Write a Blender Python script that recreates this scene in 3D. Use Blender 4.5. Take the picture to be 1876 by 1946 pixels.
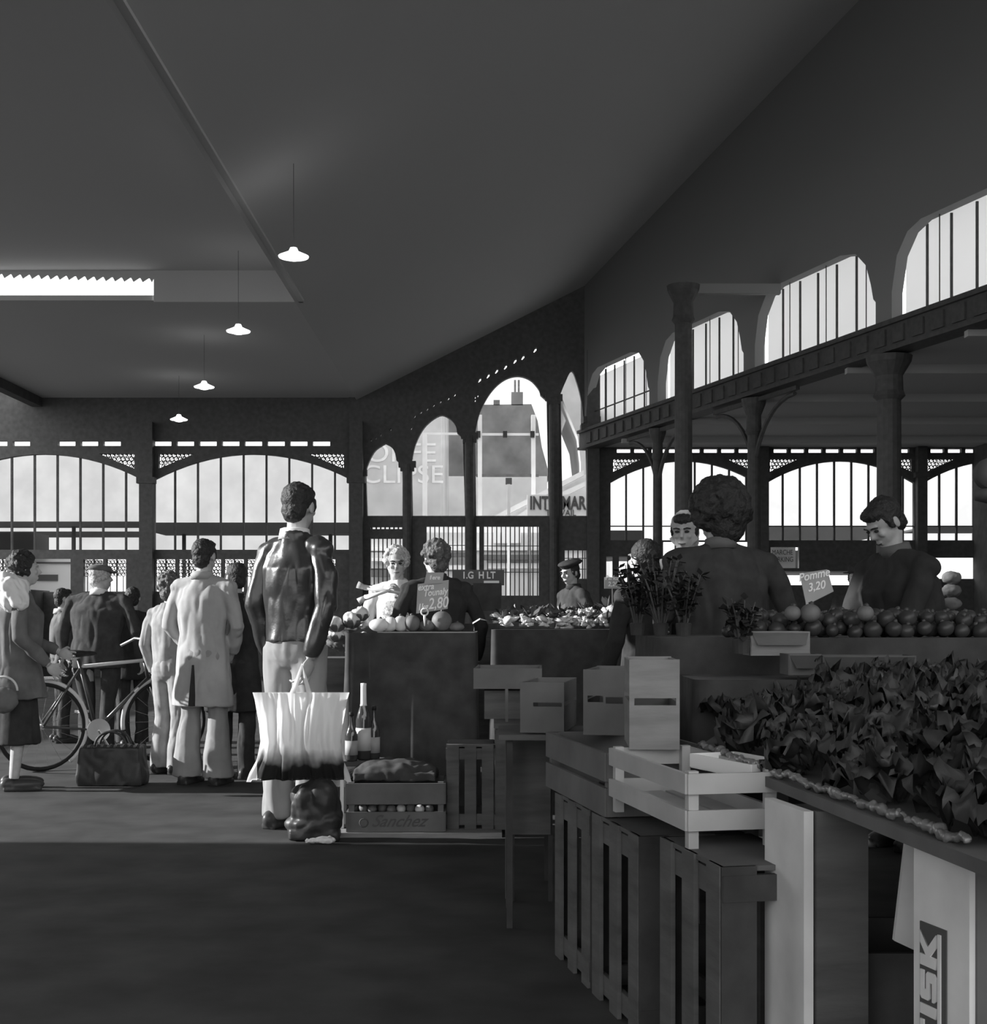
import bpy, math, random
from mathutils import Vector, Matrix, noise
random.seed(7)
S = bpy.context.scene
for o in list(bpy.data.objects): bpy.data.objects.remove(o)
COL = S.collection
PI = math.pi
F = 2500.0; CX = 938.0; HY = 1175.0; CH = 1.15          # focal length and horizon of the photograph in its 1876 px frame

# ------------------------------------------------------------------ camera
cam = bpy.data.cameras.new('camera'); camo = bpy.data.objects.new('camera', cam); COL.objects.link(camo)
camo.location = (0, 0, CH); camo.rotation_euler = (PI/2, 0, 0)
cam.sensor_fit = 'HORIZONTAL'; cam.sensor_width = 36; cam.lens = 36*F/1876.0
cam.shift_y = (HY-973.0)/1876.0; cam.clip_start = .05; cam.clip_end = 400
S.camera = camo
# ------------------------------------------------------------------ world, sun, exposure
w = bpy.data.worlds.new('sky'); S.world = w; w.use_nodes = True
bgn = w.node_tree.nodes['Background']; bgn.inputs[0].default_value = (1, 1, 1, 1); bgn.inputs[1].default_value = 2.2
sl = bpy.data.lights.new('sun', 'SUN'); sl.energy = 9.0; sl.angle = math.radians(.7)
slo = bpy.data.objects.new('sun', sl); COL.objects.link(slo)
SUND = Vector((.93, -.02, -.34)).normalized()
slo.rotation_euler = SUND.to_track_quat('-Z', 'Y').to_euler()
S.view_settings.view_transform = 'Standard'; S.view_settings.look = 'None'
S.view_settings.gamma = 1; S.view_settings.use_curve_mapping = False
S.view_settings.exposure = 0.0

# ------------------------------------------------------------------ materials
def mat(name, g, rough=.8, var=0.0, scale=8.0, bump=0.0, metal=0.0, stretch=(1, 1, 1), trans=0.0, spec=.3):
    m = bpy.data.materials.new(name); m.use_nodes = True
    nt = m.node_tree; b = nt.nodes['Principled BSDF']
    b.inputs['Base Color'].default_value = (g, g, g, 1); b.inputs['Roughness'].default_value = rough
    b.inputs['Metallic'].default_value = metal; b.inputs['Specular IOR Level'].default_value = spec
    if var or bump:
        tc = nt.nodes.new('ShaderNodeTexCoord'); mp = nt.nodes.new('ShaderNodeMapping')
        mp.inputs['Scale'].default_value = stretch
        n = nt.nodes.new('ShaderNodeTexNoise'); n.inputs['Scale'].default_value = scale; n.inputs['Detail'].default_value = 6
        nt.links.new(tc.outputs['Object'], mp.inputs[0]); nt.links.new(mp.outputs[0], n.inputs['Vector'])
        if var:
            r = nt.nodes.new('ShaderNodeValToRGB')
            lo = max(0, g*(1-var)); hi = min(1, g*(1+var))
            r.color_ramp.elements[0].position = .3; r.color_ramp.elements[1].position = .7
            r.color_ramp.elements[0].color = (lo, lo, lo, 1); r.color_ramp.elements[1].color = (hi, hi, hi, 1)
            nt.links.new(n.outputs['Fac'], r.inputs[0]); nt.links.new(r.outputs[0], b.inputs['Base Color'])
        if bump:
            bp = nt.nodes.new('ShaderNodeBump'); bp.inputs['Strength'].default_value = bump; bp.inputs['Distance'].default_value = .02
            nt.links.new(n.outputs['Fac'], bp.inputs['Height']); nt.links.new(bp.outputs[0], b.inputs['Normal'])
    if trans:
        out = nt.nodes['Material Output']; mx = nt.nodes.new('ShaderNodeMixShader'); t = nt.nodes.new('ShaderNodeBsdfTranslucent')
        t.inputs[0].default_value = (g, g, g, 1); mx.inputs[0].default_value = trans
        nt.links.new(b.outputs[0], mx.inputs[1]); nt.links.new(t.outputs[0], mx.inputs[2]); nt.links.new(mx.outputs[0], out.inputs[0])
    return m
def glass(name, tr, dif=.06, frost=0.0):
    m = bpy.data.materials.new(name); m.use_nodes = True; nt = m.node_tree
    nt.nodes.remove(nt.nodes['Principled BSDF']); out = nt.nodes['Material Output']
    a = nt.nodes.new('ShaderNodeBsdfTransparent'); a.inputs[0].default_value = (tr, tr, tr, 1)
    b = nt.nodes.new('ShaderNodeBsdfTranslucent'); b.inputs[0].default_value = (dif, dif, dif, 1)
    mx = nt.nodes.new('ShaderNodeMixShader'); mx.inputs[0].default_value = frost
    tc = nt.nodes.new('ShaderNodeTexCoord'); n = nt.nodes.new('ShaderNodeTexNoise'); n.inputs['Scale'].default_value = 1.6; n.inputs['Detail'].default_value = 3
    r = nt.nodes.new('ShaderNodeValToRGB'); r.color_ramp.elements[0].position = .35; r.color_ramp.elements[1].position = .7
    t0 = tr*.9; r.color_ramp.elements[0].color = (t0, t0, t0, 1); r.color_ramp.elements[1].color = (tr, tr, tr, 1)
    nt.links.new(tc.outputs['Object'], n.inputs['Vector']); nt.links.new(n.outputs['Fac'], r.inputs[0]); nt.links.new(r.outputs[0], a.inputs[0])
    nt.links.new(a.outputs[0], mx.inputs[1]); nt.links.new(b.outputs[0], mx.inputs[2]); nt.links.new(mx.outputs[0], out.inputs[0])
    return m
def emit(name, e):
    m = bpy.data.materials.new(name); m.use_nodes = True; nt = m.node_tree
    b = nt.nodes['Principled BSDF']; b.inputs['Base Color'].default_value = (.8, .8, .8, 1)
    b.inputs['Emission Color'].default_value = (1, 1, 1, 1); b.inputs['Emission Strength'].default_value = e
    return m
M = dict(
 floor=mat('floor_asphalt', .055, .75, .35, 3.0, .25, spec=.25), ceil=mat('painted_roof_boards', .50, .9), iron=mat('dark_painted_iron', .08, .6, .2, 12),
 wallm=mat('dark_masonry', .10, .9, .2, 6), clerw=mat('grey_painted_boards', .27, .9), gl=glass('grey_window_glass', .61), gr=glass('clear_window_glass', .74),
 gc=glass('frosted_clerestory_glass', .62, .95, .82), lamp=emit('lamp_glow', 3.0), lampm=mat('white_enamel', .7, .4),
 skin=mat('skin', .42, .6, .1, 20), hair=mat('dark_hair', .03, .55, .3, 60, .6), hairg=mat('grey_hair', .45, .6, .4, 60, .6), hairm=mat('brown_hair', .11, .5, .5, 50, .8),
 leather=mat('dark_leather', .035, .28, .2, 10, .25, spec=.6), dcloth=mat('dark_cloth', .032, .9, .25, 14, .2), dcloth2=mat('charcoal_wool', .045, .9, .25, 14, .2),
 coat=mat('pale_gabardine', .36, .85, .12, 7, .25), ltrous=mat('pale_trousers', .26, .85, .1, 8, .2), mcloth=mat('mid_grey_cloth', .13, .85, .2, 10, .2),
 ljack=mat('light_denim', .3, .85, .2, 9, .25), white=mat('white_cloth', .75, .8, .08, 8, .15), shoe=mat('shoe_leather', .05, .4), patt=mat('patterned_blouse', .4, .85, .7, 60),
 bag=mat('white_plastic_bag', .88, .35, trans=.42), dbag=mat('black_bag_vinyl', .035, .45, .3, 8, .3), wood=mat('worn_crate_wood', .24, .85, .25, 3, .3, stretch=(1, 1, 6)),
 woodd=mat('dark_crate_wood', .11, .9, .3, 3, .3, stretch=(1, 1, 6)), woodm=mat('grey_crate_wood', .13, .85, .25, 4, .3), woodw=mat('pale_poplar_wood', .42, .8, .12, 5, .25), woodl=mat('whitewashed_board', .72, .8, .14, 5, .15),
 ink=mat('printed_ink', .03, .7), inkg=mat('faded_ink', .09, .8), chalk=mat('chalk', .9, .9), slate=mat('grey_slate', .38, .7, .12, 5), lgrey=mat('light_plastic', .6, .4), drape=mat('black_drape', .055, .95, .3, 8, .2),
 chrome=mat('bright_steel', .75, .25, metal=.9), black=mat('black_rubber', .02, .7), bike=mat('bicycle_paint', .06, .35, spec=.6), bikel=mat('pale_mudguard', .7, .35),
 veg=mat('pale_vegetable', .62, .5, .2, 10), leaf=mat('dark_leaf', .035, .6, .5, 9, .3, spec=.5), leafm=mat('mid_leaf', .07, .5, .5, 9, .3, spec=.5), leafl=mat('pale_leaf', .55, .6, .5, 12), apple=mat('apple_skin', .045, .4, .3, 7, spec=.4), pump=mat('potato_skin', .15, .6, .25, 9, .2),
 foil=mat('crumpled_wrap', .18, .3, .3, 12, .6, spec=.6), bott=mat('green_glass_bottle', .05, .08, spec=.9), foilcap=mat('bottle_foil', .8, .4), sign=mat('sign_white', .85, .6), cream=mat('pale_render', .60, .9, .18, .5), brick=mat('sooty_brick', .24, .9, .25, 1.2), brickl=mat('light_render', .78, .9, .12, .6),
 paintw=mat('faded_letters', .85, .9, .1, 3), roofg=mat('zinc_roof', .2, .6), street=mat('street', .3, .9, .2, 1), carp=mat('car_paint', .65, .3), cgl=mat('car_glass', .05, .1), shopw=mat('shop_front_white', .8, .7), awn=mat('awning_grey', .12, .9))

def bagband(m):      # dark contents band printed through the lower part of the bag
    nt = m.node_tree; tc = nt.nodes.new('ShaderNodeTexCoord'); sp = nt.nodes.new('ShaderNodeSeparateXYZ'); n = nt.nodes.new('ShaderNodeTexNoise'); n.inputs['Scale'].default_value = 14
    mp = nt.nodes.new('ShaderNodeMapping'); mp.inputs['Scale'].default_value = (1, 0, .6); nt.links.new(tc.outputs['Object'], mp.inputs[0]); nt.links.new(mp.outputs[0], n.inputs['Vector'])
    nt.links.new(tc.outputs['Object'], sp.inputs[0]); ma = nt.nodes.new('ShaderNodeMath'); ma.operation = 'MULTIPLY_ADD'; ma.inputs[1].default_value = -.16
    nt.links.new(n.outputs['Fac'], ma.inputs[0]); nt.links.new(sp.outputs['Z'], ma.inputs[2])
    ab = nt.nodes.new('ShaderNodeMath'); ab.operation = 'ABSOLUTE'; nt.links.new(sp.outputs['X'], ab.inputs[0])
    m2 = nt.nodes.new('ShaderNodeMath'); m2.operation = 'GREATER_THAN'; m2.inputs[1].default_value = .225; nt.links.new(ab.outputs[0], m2.inputs[0])
    m3 = nt.nodes.new('ShaderNodeMath'); m3.operation = 'ADD'; nt.links.new(ma.outputs[0], m3.inputs[0]); nt.links.new(m2.outputs[0], m3.inputs[1])
    r = nt.nodes.new('ShaderNodeValToRGB'); r.color_ramp.elements[0].position = .0; r.color_ramp.elements[1].position = .11
    r.color_ramp.elements[0].color = (.03, .03, .03, 1); r.color_ramp.elements[1].color = (.88, .88, .88, 1)
    nt.links.new(m3.outputs[0], r.inputs[0]); nt.links.new(r.outputs[0], nt.nodes['Principled BSDF'].inputs['Base Color'])
    for q in nt.nodes:
        if q.bl_idname == 'ShaderNodeBsdfTranslucent': nt.links.new(r.outputs[0], q.inputs[0])
bagband(M['bag'])
# ------------------------------------------------------------------ mesh tools
class MB:
    def __init__(s): s.v = []; s.f = []
    def add(s, vs, fs, T=None):
        b = len(s.v)
        s.v += [tuple(T @ Vector(p)) if T is not None else tuple(p) for p in vs]
        s.f += [tuple(i+b for i in q) for q in fs]; return s
    def box(s, c, d, R=None, bev=0):
        x, y, z = d[0]/2, d[1]/2, d[2]/2
        T = Matrix.Translation(Vector(c)) @ (R.to_4x4() if R is not None else Matrix.Identity(4))
        vs = [(-x,-y,-z),(x,-y,-z),(x,y,-z),(-x,y,-z),(-x,-y,z),(x,-y,z),(x,y,z),(-x,y,z)]
        return s.add(vs, [(0,3,2,1),(4,5,6,7),(0,1,5,4),(1,2,6,5),(2,3,7,6),(3,0,4,7)], T)
    def ring_loft(s, rings, cap=True):          # rings: lists of points of equal length
        n = len(rings[0]); b = len(s.v)
        for r in rings: s.v += [tuple(p) for p in r]
        for i in range(len(rings)-1):
            for j in range(n):
                k = (j+1) % n
                s.f.append((b+i*n+j, b+i*n+k, b+(i+1)*n+k, b+(i+1)*n+j))
        if cap:
            s.f.append(tuple(b+j for j in reversed(range(n)))); e = b+(len(rings)-1)*n
            s.f.append(tuple(e+j for j in range(n)))
        return s
    def tube(s, pts, rad, n=10, flat=1.0):
        pts = [Vector(p) for p in pts]
        if not hasattr(rad, '__len__'): rad = [rad]*len(pts)
        rings = []; up = None
        for i, p in enumerate(pts):
            d = (pts[min(i+1, len(pts)-1)]-pts[max(i-1, 0)]).normalized()
            if up is None:
                up = Vector((0, 0, 1)) if abs(d.z) < .9 else Vector((0, 1, 0))
            a = d.cross(up).normalized(); u = a.cross(d).normalized(); up = u
            rings.append([p+a*math.cos(2*PI*j/n)*rad[i]+u*math.sin(2*PI*j/n)*rad[i]*flat for j in range(n)])
        return s.ring_loft(rings)
    def ell(s, c, r, R=None, n=14, m=9):
        T = Matrix.Translation(Vector(c)) @ (R.to_4x4() if R is not None else Matrix.Identity(4))
        if not hasattr(r, '__len__'): r = (r, r, r)
        vs = [(0, 0, -r[2])]; fs = []
        for i in range(1, m):
            t = PI*i/m
            for j in range(n):
                a = 2*PI*j/n; vs.append((r[0]*math.sin(t)*math.cos(a), r[1]*math.sin(t)*math.sin(a), -r[2]*math.cos(t)))
        vs.append((0, 0, r[2])); e = len(vs)-1
        for j in range(n):
            k = (j+1) % n; fs.append((0, 1+k, 1+j)); fs.append((e, e-n+j, e-n+k))
            for i in range(m-2): a = 1+i*n; fs.append((a+j, a+k, a+n+k, a+n+j))
        return s.add(vs, fs, T)
    def lathe(s, prof, c=(0, 0, 0), n=20, T=None):
        rings = [[Vector((c[0]+r*math.cos(2*PI*j/n), c[1]+r*math.sin(2*PI*j/n), c[2]+z)) for j in range(n)] for r, z in prof]
        if T is not None: rings = [[T @ p for p in r] for r in rings]
        return s.ring_loft(rings)
    def torus(s, c, R, r, ax='y', n=28, m=8, a0=0, a1=2*PI):
        full = abs(a1-a0-2*PI) < 1e-4
        pts = []
        N = n if full else n+1
        rings = []
        for i in range(N):
            a = a0+(a1-a0)*i/n; ca, sa = math.cos(a), math.sin(a); ring = []
            for j in range(m):
                b = 2*PI*j/m; q = R+r*math.cos(b); h = r*math.sin(b)
                p = {'y': (q*ca, h, q*sa), 'z': (q*ca, q*sa, h), 'x': (h, q*ca, q*sa)}[ax]
                ring.append(Vector(c)+Vector(p))
            rings.append(ring)
        if full: rings.append(rings[0])
        return s.ring_loft(rings, cap=not full)
    def mesh(s, name, smooth=False):
        me = bpy.data.meshes.new(name); me.from_pydata(s.v, [], s.f); me.update()
        if smooth:
            for p in me.polygons: p.use_smooth = True
        return me
    def build(s, name, m, parent=None, smooth=False):
        return link(name, s.mesh(name, smooth), m, parent)
def link(name, me, m, parent=None):
    o = bpy.data.objects.new(name, me); COL.objects.link(o)
    if m is not None: me.materials.clear(); me.materials.append(M[m] if isinstance(m, str) else m)
    if parent is not None: o.parent = parent
    return o
def tag(o, label, cat, group=None, kind=None):
    o['label'] = label; o['category'] = cat
    if group: o['group'] = group
    if kind: o['kind'] = kind
    return o
def struct(o): o['kind'] = 'structure'; return o
def empty(name, loc=(0, 0, 0), rz=0):
    o = bpy.data.objects.new(name, None); COL.objects.link(o); o.location = loc; o.rotation_euler = (0, 0, rz); o.empty_display_size = .1
    return o
def copy_tree(o, parent=None):
    c = o.copy(); COL.objects.link(c)
    if parent is not None: c.parent = parent
    for ch in list(o.children): copy_tree(ch, c)
    return c
def P(px, py, z): return Vector(((px-CX)*z/F, z, CH+(HY-py)*z/F))
def organic(mb, name, m, parent=None, voxel=.009, smooth=4, disp=0, dscale=(6, 6, 2.2), keep=None):
    """fuse the overlapping solids of mb into one continuous skin"""
    me = mb.mesh(name); o = bpy.data.objects.new(name, me); COL.objects.link(o)
    r = o.modifiers.new('r', 'REMESH'); r.mode = 'VOXEL'; r.voxel_size = voxel
    sm = o.modifiers.new('s', 'SMOOTH'); sm.iterations = smooth; sm.factor = .6
    dg = bpy.context.evaluated_depsgraph_get(); dg.update()
    nm = bpy.data.meshes.new_from_object(o.evaluated_get(dg)); bpy.data.objects.remove(o); bpy.data.meshes.remove(me)
    nm.name = name
    if disp:
        off = Vector((random.uniform(0, 50), random.uniform(0, 50), 0)); ns = [v.normal.copy() for v in nm.vertices]
        for v, nn in zip(nm.vertices, ns):
            q = Vector((v.co.x*dscale[0], v.co.y*dscale[1], v.co.z*dscale[2]))+off
            a = noise.noise(q)+.5*noise.noise(q*2.3)
            v.co += nn*disp*(abs(a)*2-.6)
    for p in nm.polygons: p.use_smooth = True
    return link(name, nm, m, parent)
def fill(loops, thick, name, m, fn, parent=None):
    """flat plate with holes: 2D loops (outline first), thickness, mapped to the world by fn(u, v, w)"""
    c = bpy.data.curves.new('c', 'CURVE'); c.dimensions = '2D'; c.fill_mode = 'BOTH'; c.extrude = thick/2
    for lp in loops:
        sp = c.splines.new('POLY'); sp.points.add(len(lp)-1); sp.use_cyclic_u = True
        for p, q in zip(sp.points, lp): p.co = (q[0], q[1], 0, 1)
    o = bpy.data.objects.new('c', c); COL.objects.link(o); dg = bpy.context.evaluated_depsgraph_get(); dg.update()
    me = bpy.data.meshes.new_from_object(o.evaluated_get(dg)); bpy.data.objects.remove(o); bpy.data.curves.remove(c)
    for v in me.vertices: v.co = Vector(fn(v.co.x, v.co.y, v.co.z))
    me.name = name
    return link(name, me, m, parent)
def text(body, size, name, m, T, parent=None, depth=.004, shear=0, sx=1.0, off=0.0, align='CENTER'):
    c = bpy.data.curves.new('t', 'FONT'); c.body = body; c.size = size; c.extrude = depth; c.shear = shear; c.offset = off
    c.align_x = align; c.align_y = 'CENTER'
    o = bpy.data.objects.new('t', c); COL.objects.link(o); dg = bpy.context.evaluated_depsgraph_get(); dg.update()
    me = bpy.data.meshes.new_from_object(o.evaluated_get(dg)); bpy.data.objects.remove(o); bpy.data.curves.remove(c)
    for v in me.vertices: v.co = T @ Vector((v.co.x*sx, v.co.y, v.co.z))
    me.name = name
    return link(name, me, m, parent)
def facing(loc, rz=0, tilt=0):         # text plane standing upright, readable from -Y when rz = 0
    return Matrix.Translation(Vector(loc)) @ Matrix.Rotation(rz, 4, 'Z') @ Matrix.Rotation(PI/2, 4, 'X') @ Matrix.Rotation(tilt, 4, 'Z')
def stroke(paths, r, name, m, T, parent=None, n=6):
    mb = MB()
    for p in paths: mb.tube([T @ Vector((q[0], q[1], 0)) for q in p], r, n=n)
    return mb.build(name, m, parent, True)

# ================================================================== THE HALL
D = 26.0; K = D/F
def BX(px): return (px-CX)*K
def BZ(py): return CH+(HY-py)*K
def back(y0): return lambda u, v, w: (BX(u), y0+w*1.0, BZ(v))
b = MB(); b.box((0, 8, -.06), (44, 40, .12)); struct(b.build('floor', 'floor'))
b = MB(); b.box((0, 95, -.16), (260, 140, .1)); b.box((0, -40, -.16), (260, 60, .1)); b.box((-75, 10, -.16), (106, 60, .1)); b.box((75, 10, -.16), (106, 60, .1)); struct(b.build('trim_1', 'street')).name = 'street_ground'
# raised kerb the stall stands on, and the road-side strip under the shoppers
# roofs
def slab(mb, pts, t=.12):
    pts = [Vector(p) for p in pts]; n = (pts[1]-pts[0]).cross(pts[2]-pts[0]).normalized()
    if n.z < 0: n = -n
    q = len(pts); vs = pts+[p+n*t for p in pts]
    fs = [tuple(range(q)), tuple(reversed(range(q, 2*q)))]+[(i, (i+1) % q, q+(i+1) % q, q+i) for i in range(q)]
    return mb.add(vs, fs)
GX = -2.6; RZ = 5.05
b = MB(); XE = -9.3
slab(b, [(XE, 18, 5.5), (GX, 18, 5.5), (GX, D+.3, 5.5), (XE, D+.3, 5.5)], .07)
slab(b, [(XE, -5, 5.9), (GX+.05, -5, 5.9), (GX+.05, 18, 5.9), (XE, 18, 5.9)])
slab(b, [(GX-.1, -5, 5.45), (GX-.1, D+.3, 5.45), (7.6, D+.3, 10.6), (7.6, -5, 10.6)])
slab(b, [(7.6, -5, 10.6), (7.6, D+.3, 10.6), (13, D+.3, 10.6), (13, -5, 10.6)])
b.box((GX-.04, 6.5, 5.72), (.1, 23, .5))
struct(b.build('ceiling', 'ceil'))
# step between the two roofs: closed beside the nave, open slot with a corrugated edge further left
b = MB(); b.box(((-4.64+GX)/2, 18.0, 5.72), (GX+4.64, .08, .5)); struct(b.build('wall_step', 'ceil'))
pts = [(-4.64, 6.0), (-4.64, 5.80)]; x = -4.64
z0 = CH+(HY-533)*18/F
while x > -9.2:
    pts += [(x-.03, z0-.035), (x-.06, z0+.02), (x-.075, z0+.02)]; x -= .126
pts += [(-9.2, 6.0)]
fill([pts], .012, 'wall_corrugated', 'ceil', lambda u, v, w_: (u, 17.98+w_, v+(u+4.64)*-.03))
bpy.data.objects['wall_corrugated']['kind'] = 'structure'
# left side wall: unseen; open band and closed near part shaped to admit and block the low sun
XL = -9.0
b = MB(); b.box((XL, 16.5, .85), (.25, 19.6, 1.7)); b.box((XL, .9, 2.95), (.25, 12.0, 5.9)); b.box((XL, 16.5, 5.42), (.2, 19.6, .2))
struct(b.build('wall_left', 'wallm'))
b = MB(); b.box((9.6, 5, 2.3), (.25, 42, 4.8)); struct(b.build('wall_right', 'wallm'))

# ---- back wall, left run: three bays of glazed segmental arches
def arch(x0, x1, spring, apex, bottom, n=18):
    xc = (x0+x1)/2; hw = (x1-x0)/2
    return [(x0, bottom)]+[(x0+(x1-x0)*i/n, apex+(spring-apex)*((x0+(x1-x0)*i/n-xc)/hw)**2) for i in range(n+1)]+[(x1, bottom)]
def rect(x0, y0, x1, y1): return [(x0, y0), (x1, y0), (x1, y1), (x0, y1)]
def scroll(mb, x0, y0, x1, y1, keep, r=4.2, th=.9, Y=D):
    """cast iron lacework: rings and s-scrolls in back wall pixels"""
    rows = int((y1-y0)/(r*1.75))+1
    for i in range(rows):
        for j in range(int((x1-x0)/(r*1.9))+1):
            x = x0+r+j*r*1.9+(i % 2)*r*.9; y = y0+r+i*r*1.7
            if x < x1 and y < y1+1 and keep(x, y):
                rr = r*random.uniform(.75, 1.0)
                mb.torus((BX(x), Y, BZ(y)), rr*K, th*K, 'y', 12, 4, 0, 2*PI)
                mb.torus((BX(x+rr*.3), Y, BZ(y)), rr*.4*K, th*K*.8, 'y', 8, 4, 0, 4.5)
def bayrow(idx, x0, x1, left):
    """one glazed bay of the end wall as a window of its own"""
    if left: spring, apex, bot, mp, m0, dz = 912, 864, 1045, 43.4, 50, 33
    else: spring, apex, bot, mp, m0, dz = 918, 877, 1027, 32.6, 40, 26
    a0 = x0+(12 if left else 10); a1 = x1-(13 if left else 9)
    w_ = struct(empty('window_%d' % idx, (BX((a0+a1)/2), D, BZ(bot))))
    inv = w_.matrix_basis.inverted_safe() if False else Matrix.Translation(-Vector(w_.location))
    def loc(o): o.matrix_parent_inverse = Matrix.Translation(-Vector(w_.location)); return o
    b = MB(); x = x0+m0; xc = (a0+a1)/2; hw = (a1-a0)/2
    while x < a1-8:
        yt = apex+(spring-apex)*((x-xc)/hw)**2
        b.box((BX(x), D, (BZ(yt-3)+BZ(bot+2))/2), (.035, .06, BZ(yt-3)-BZ(bot+2))); x += mp
    if not left: b.box((BX(xc), D, BZ(1000)), ((a1-a0)*K, .05, .02))
    loc(b.build('mullion', 'iron', w_))
    loc(fill([arch(a0-3, a1+3, spring, apex-3, bot+3)], .008, 'pane', 'gl' if left else 'gr', back(D+.05), w_))
    # lacework in the spandrels
    b = MB()
    if left:
        scroll(b, x0+20, 861, x0+92, 893, lambda x, y: y < 892-(x-x0-20)*.40)
        scroll(b, x1-97, 861, x1-25, 893, lambda x, y: y < 864+(x-(x1-97))*.40)
    else:
        scroll(b, x0+15, 872, x0+72, 898, lambda x, y: y < 898-(x-x0-15)*.42, 3.6, .8)
        scroll(b, x1-70, 872, x1-14, 898, lambda x, y: y < 876+(x-(x1-70))*.42, 3.6, .8)
    loc(b.build('lacework', 'iron', w_))
    return w_
holes = []
LB = [(-1305, -908), (-908, -511), (-511, -114), (-114, 283), (283, 680)]
for i, (x0, x1) in enumerate(LB):
    holes.append(arch(x0+12, x1-13, 912, 864, 1045))
    for k in range(8):
        if i == 3 and k in (4,): continue
        holes.append(rect(x0+11+43*k, 839+(x0+43*k)*.0, x0+11+43*k+33, 848))
    holes.append([(x0+20, 863), (x0+20, 891), (x0+88, 863)]); holes.append([(x1-93, 863), (x1-26, 863), (x1-26, 891)])
    k = 0; x = x0+14
    while x < x1-40:
        if i == 3 and x+43 > 30 and x < 140:
            if not any(h[0] == (34, 1062) for h in holes): holes.append(rect(34, 1062, 136, 1125))
        elif not (i == 3 and x < 30 and x > -10):
            holes.append(rect(x, 1063, x+37, 1124))
        x += 43.4
struct(fill([rect(-1320, 735, 672, 1290)]+holes, .12, 'wall_back_left', 'iron', back(D)))
for i, (x0, x1) in enumerate(LB): bayrow(i+1, x0, x1, True)
b = MB()
for i, (x0, x1) in enumerate(LB[2:]):
    x = x0+14
    while x < x1-40:
        if not (i == 1 and x+43 > 30 and x < 140):
            b.box((BX(x+18.5), D, BZ(1093)), (.022, .04, 62*K))
            for q in (6, 30.5): b.box((BX(x+q), D, BZ(1110)), (.012, .03, 30*K))
            scroll(b, x, 1064, x+36, 1094, lambda x, y: True, 3.6, .75)
        x += 43.4
struct(b.build('trim_2', 'iron'))
# ---- back wall, right run
RB = [(1150, 1447.5), (1447.5, 1745), (1745, 2042.5), (2042.5, 2340)]
holes = []
for i, (x0, x1) in enumerate(RB):
    holes.append(arch(x0+10, x1-9, 918, 877, 1027))
    for k in range(8): holes.append(rect(x0+22+33*k, 853, x0+22+33*k+26, 861))
    holes.append([(x0+15, 873), (x0+15, 897), (x0+68, 873)]); holes.append([(x1-67, 873), (x1-14, 873), (x1-14, 897)])
    if i == 0:
        holes.append(rect(x0+2, 1058, x0+14, 1106)); holes.append(rect(x0+26, 1058, x0+42, 1106)); holes.append(rect(x0+56, 1052, x0+80, 1106)); holes.append(rect(x0+110, 1030, x1-20, 1106))
    elif i == 1: holes.append(rect(x0+16, 1040, x0+70, 1080)); holes.append(rect(x0+14, 1086, x1-20, 1112))
    else: holes.append(rect(x0+10, 1060, x1-20, 1100))
struct(fill([rect(1116, 780, 2350, 1290)]+holes, .12, 'wall_back_right', 'iron', back(D)))
for i, (x0, x1) in enumerate(RB): bayrow(i+6, x0, x1, False)
# ---- the stepped gable arcade in the middle
def smooth_arch(pts, sub=5):
    out = []; n = len(pts)
    for i in range(n-1):
        p0 = pts[max(i-1, 0)]; p1 = pts[i]; p2 = pts[i+1]; p3 = pts[min(i+2, n-1)]
        for k in range(sub):
            t = k/sub; out.append(tuple(.5*(2*p1[q]+(p2[q]-p0[q])*t+(2*p0[q]-5*p1[q]+4*p2[q]-p3[q])*t*t+(3*p1[q]-p0[q]-3*p2[q]+p3[q])*t**3) for q in (0, 1)))
    return out+[pts[-1]]
A = [smooth_arch([(696, 896), (702, 878), (714, 857), (733, 844)])+smooth_arch([(733, 844), (745, 851), (752, 864), (754, 876)])+[(762, 882), (765, 890), (767, 981), (699, 981)],
     smooth_arch([(783, 880), (790, 846), (808, 812), (836, 791), (855, 797), (866, 810), (869, 824)])+[(880, 834), (884, 981), (785, 981)],
     smooth_arch([(903, 826), (912, 786), (932, 748), (957, 724), (983, 716), (1007, 723), (1023, 740), (1027, 752)])+[(1039, 763), (1043, 981), (905, 981)],
     smooth_arch([(1065, 750), (1074, 728), (1086, 706), (1096, 728), (1104, 760), (1108, 795)])+[(1113, 850), (1116, 981), (1069, 981)]]
dots = []
for x, y in [(911, 724), (927, 716), (943, 707), (960, 699), (978, 688), (993, 681), (1016, 667)]: dots.append([(x-3, y+4), (x+1, y-4), (x+4, y-5), (x+3, y+1), (x-1, y+5)])
for x, y in [(788, 793), (800, 785), (812, 779), (824, 772), (837, 765), (852, 759), (864, 752)]: dots.append([(x-2, y+3), (x+1, y-3), (x+3, y-3), (x+2, y+1), (x, y+3)])
for x, y in [(706, 838), (715, 834), (724, 828), (743, 818), (782, 816), (903, 757), (908, 754), (903, 763)]: dots.append([(x-1, y+2), (x, y-3), (x+1.6, y-3), (x+1, y+2)])
H2 = [rect(705, 1002, 768, 1006), rect(705, 1024, 768, 1112), rect(811, 1001, 884, 1128), rect(906, 1001, 911, 1085), rect(920, 1001, 1024, 1132), rect(1047, 1048, 1049.5, 1120), rect(1073, 1046, 1114, 1100)]
struct(fill([[(664, 1290), (664, 745), (690, 752), (1140, 522), (1140, 1290)]]+A+dots+H2, .16, 'wall_gable', 'iron', back(D-.02)))
b = MB()
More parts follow.
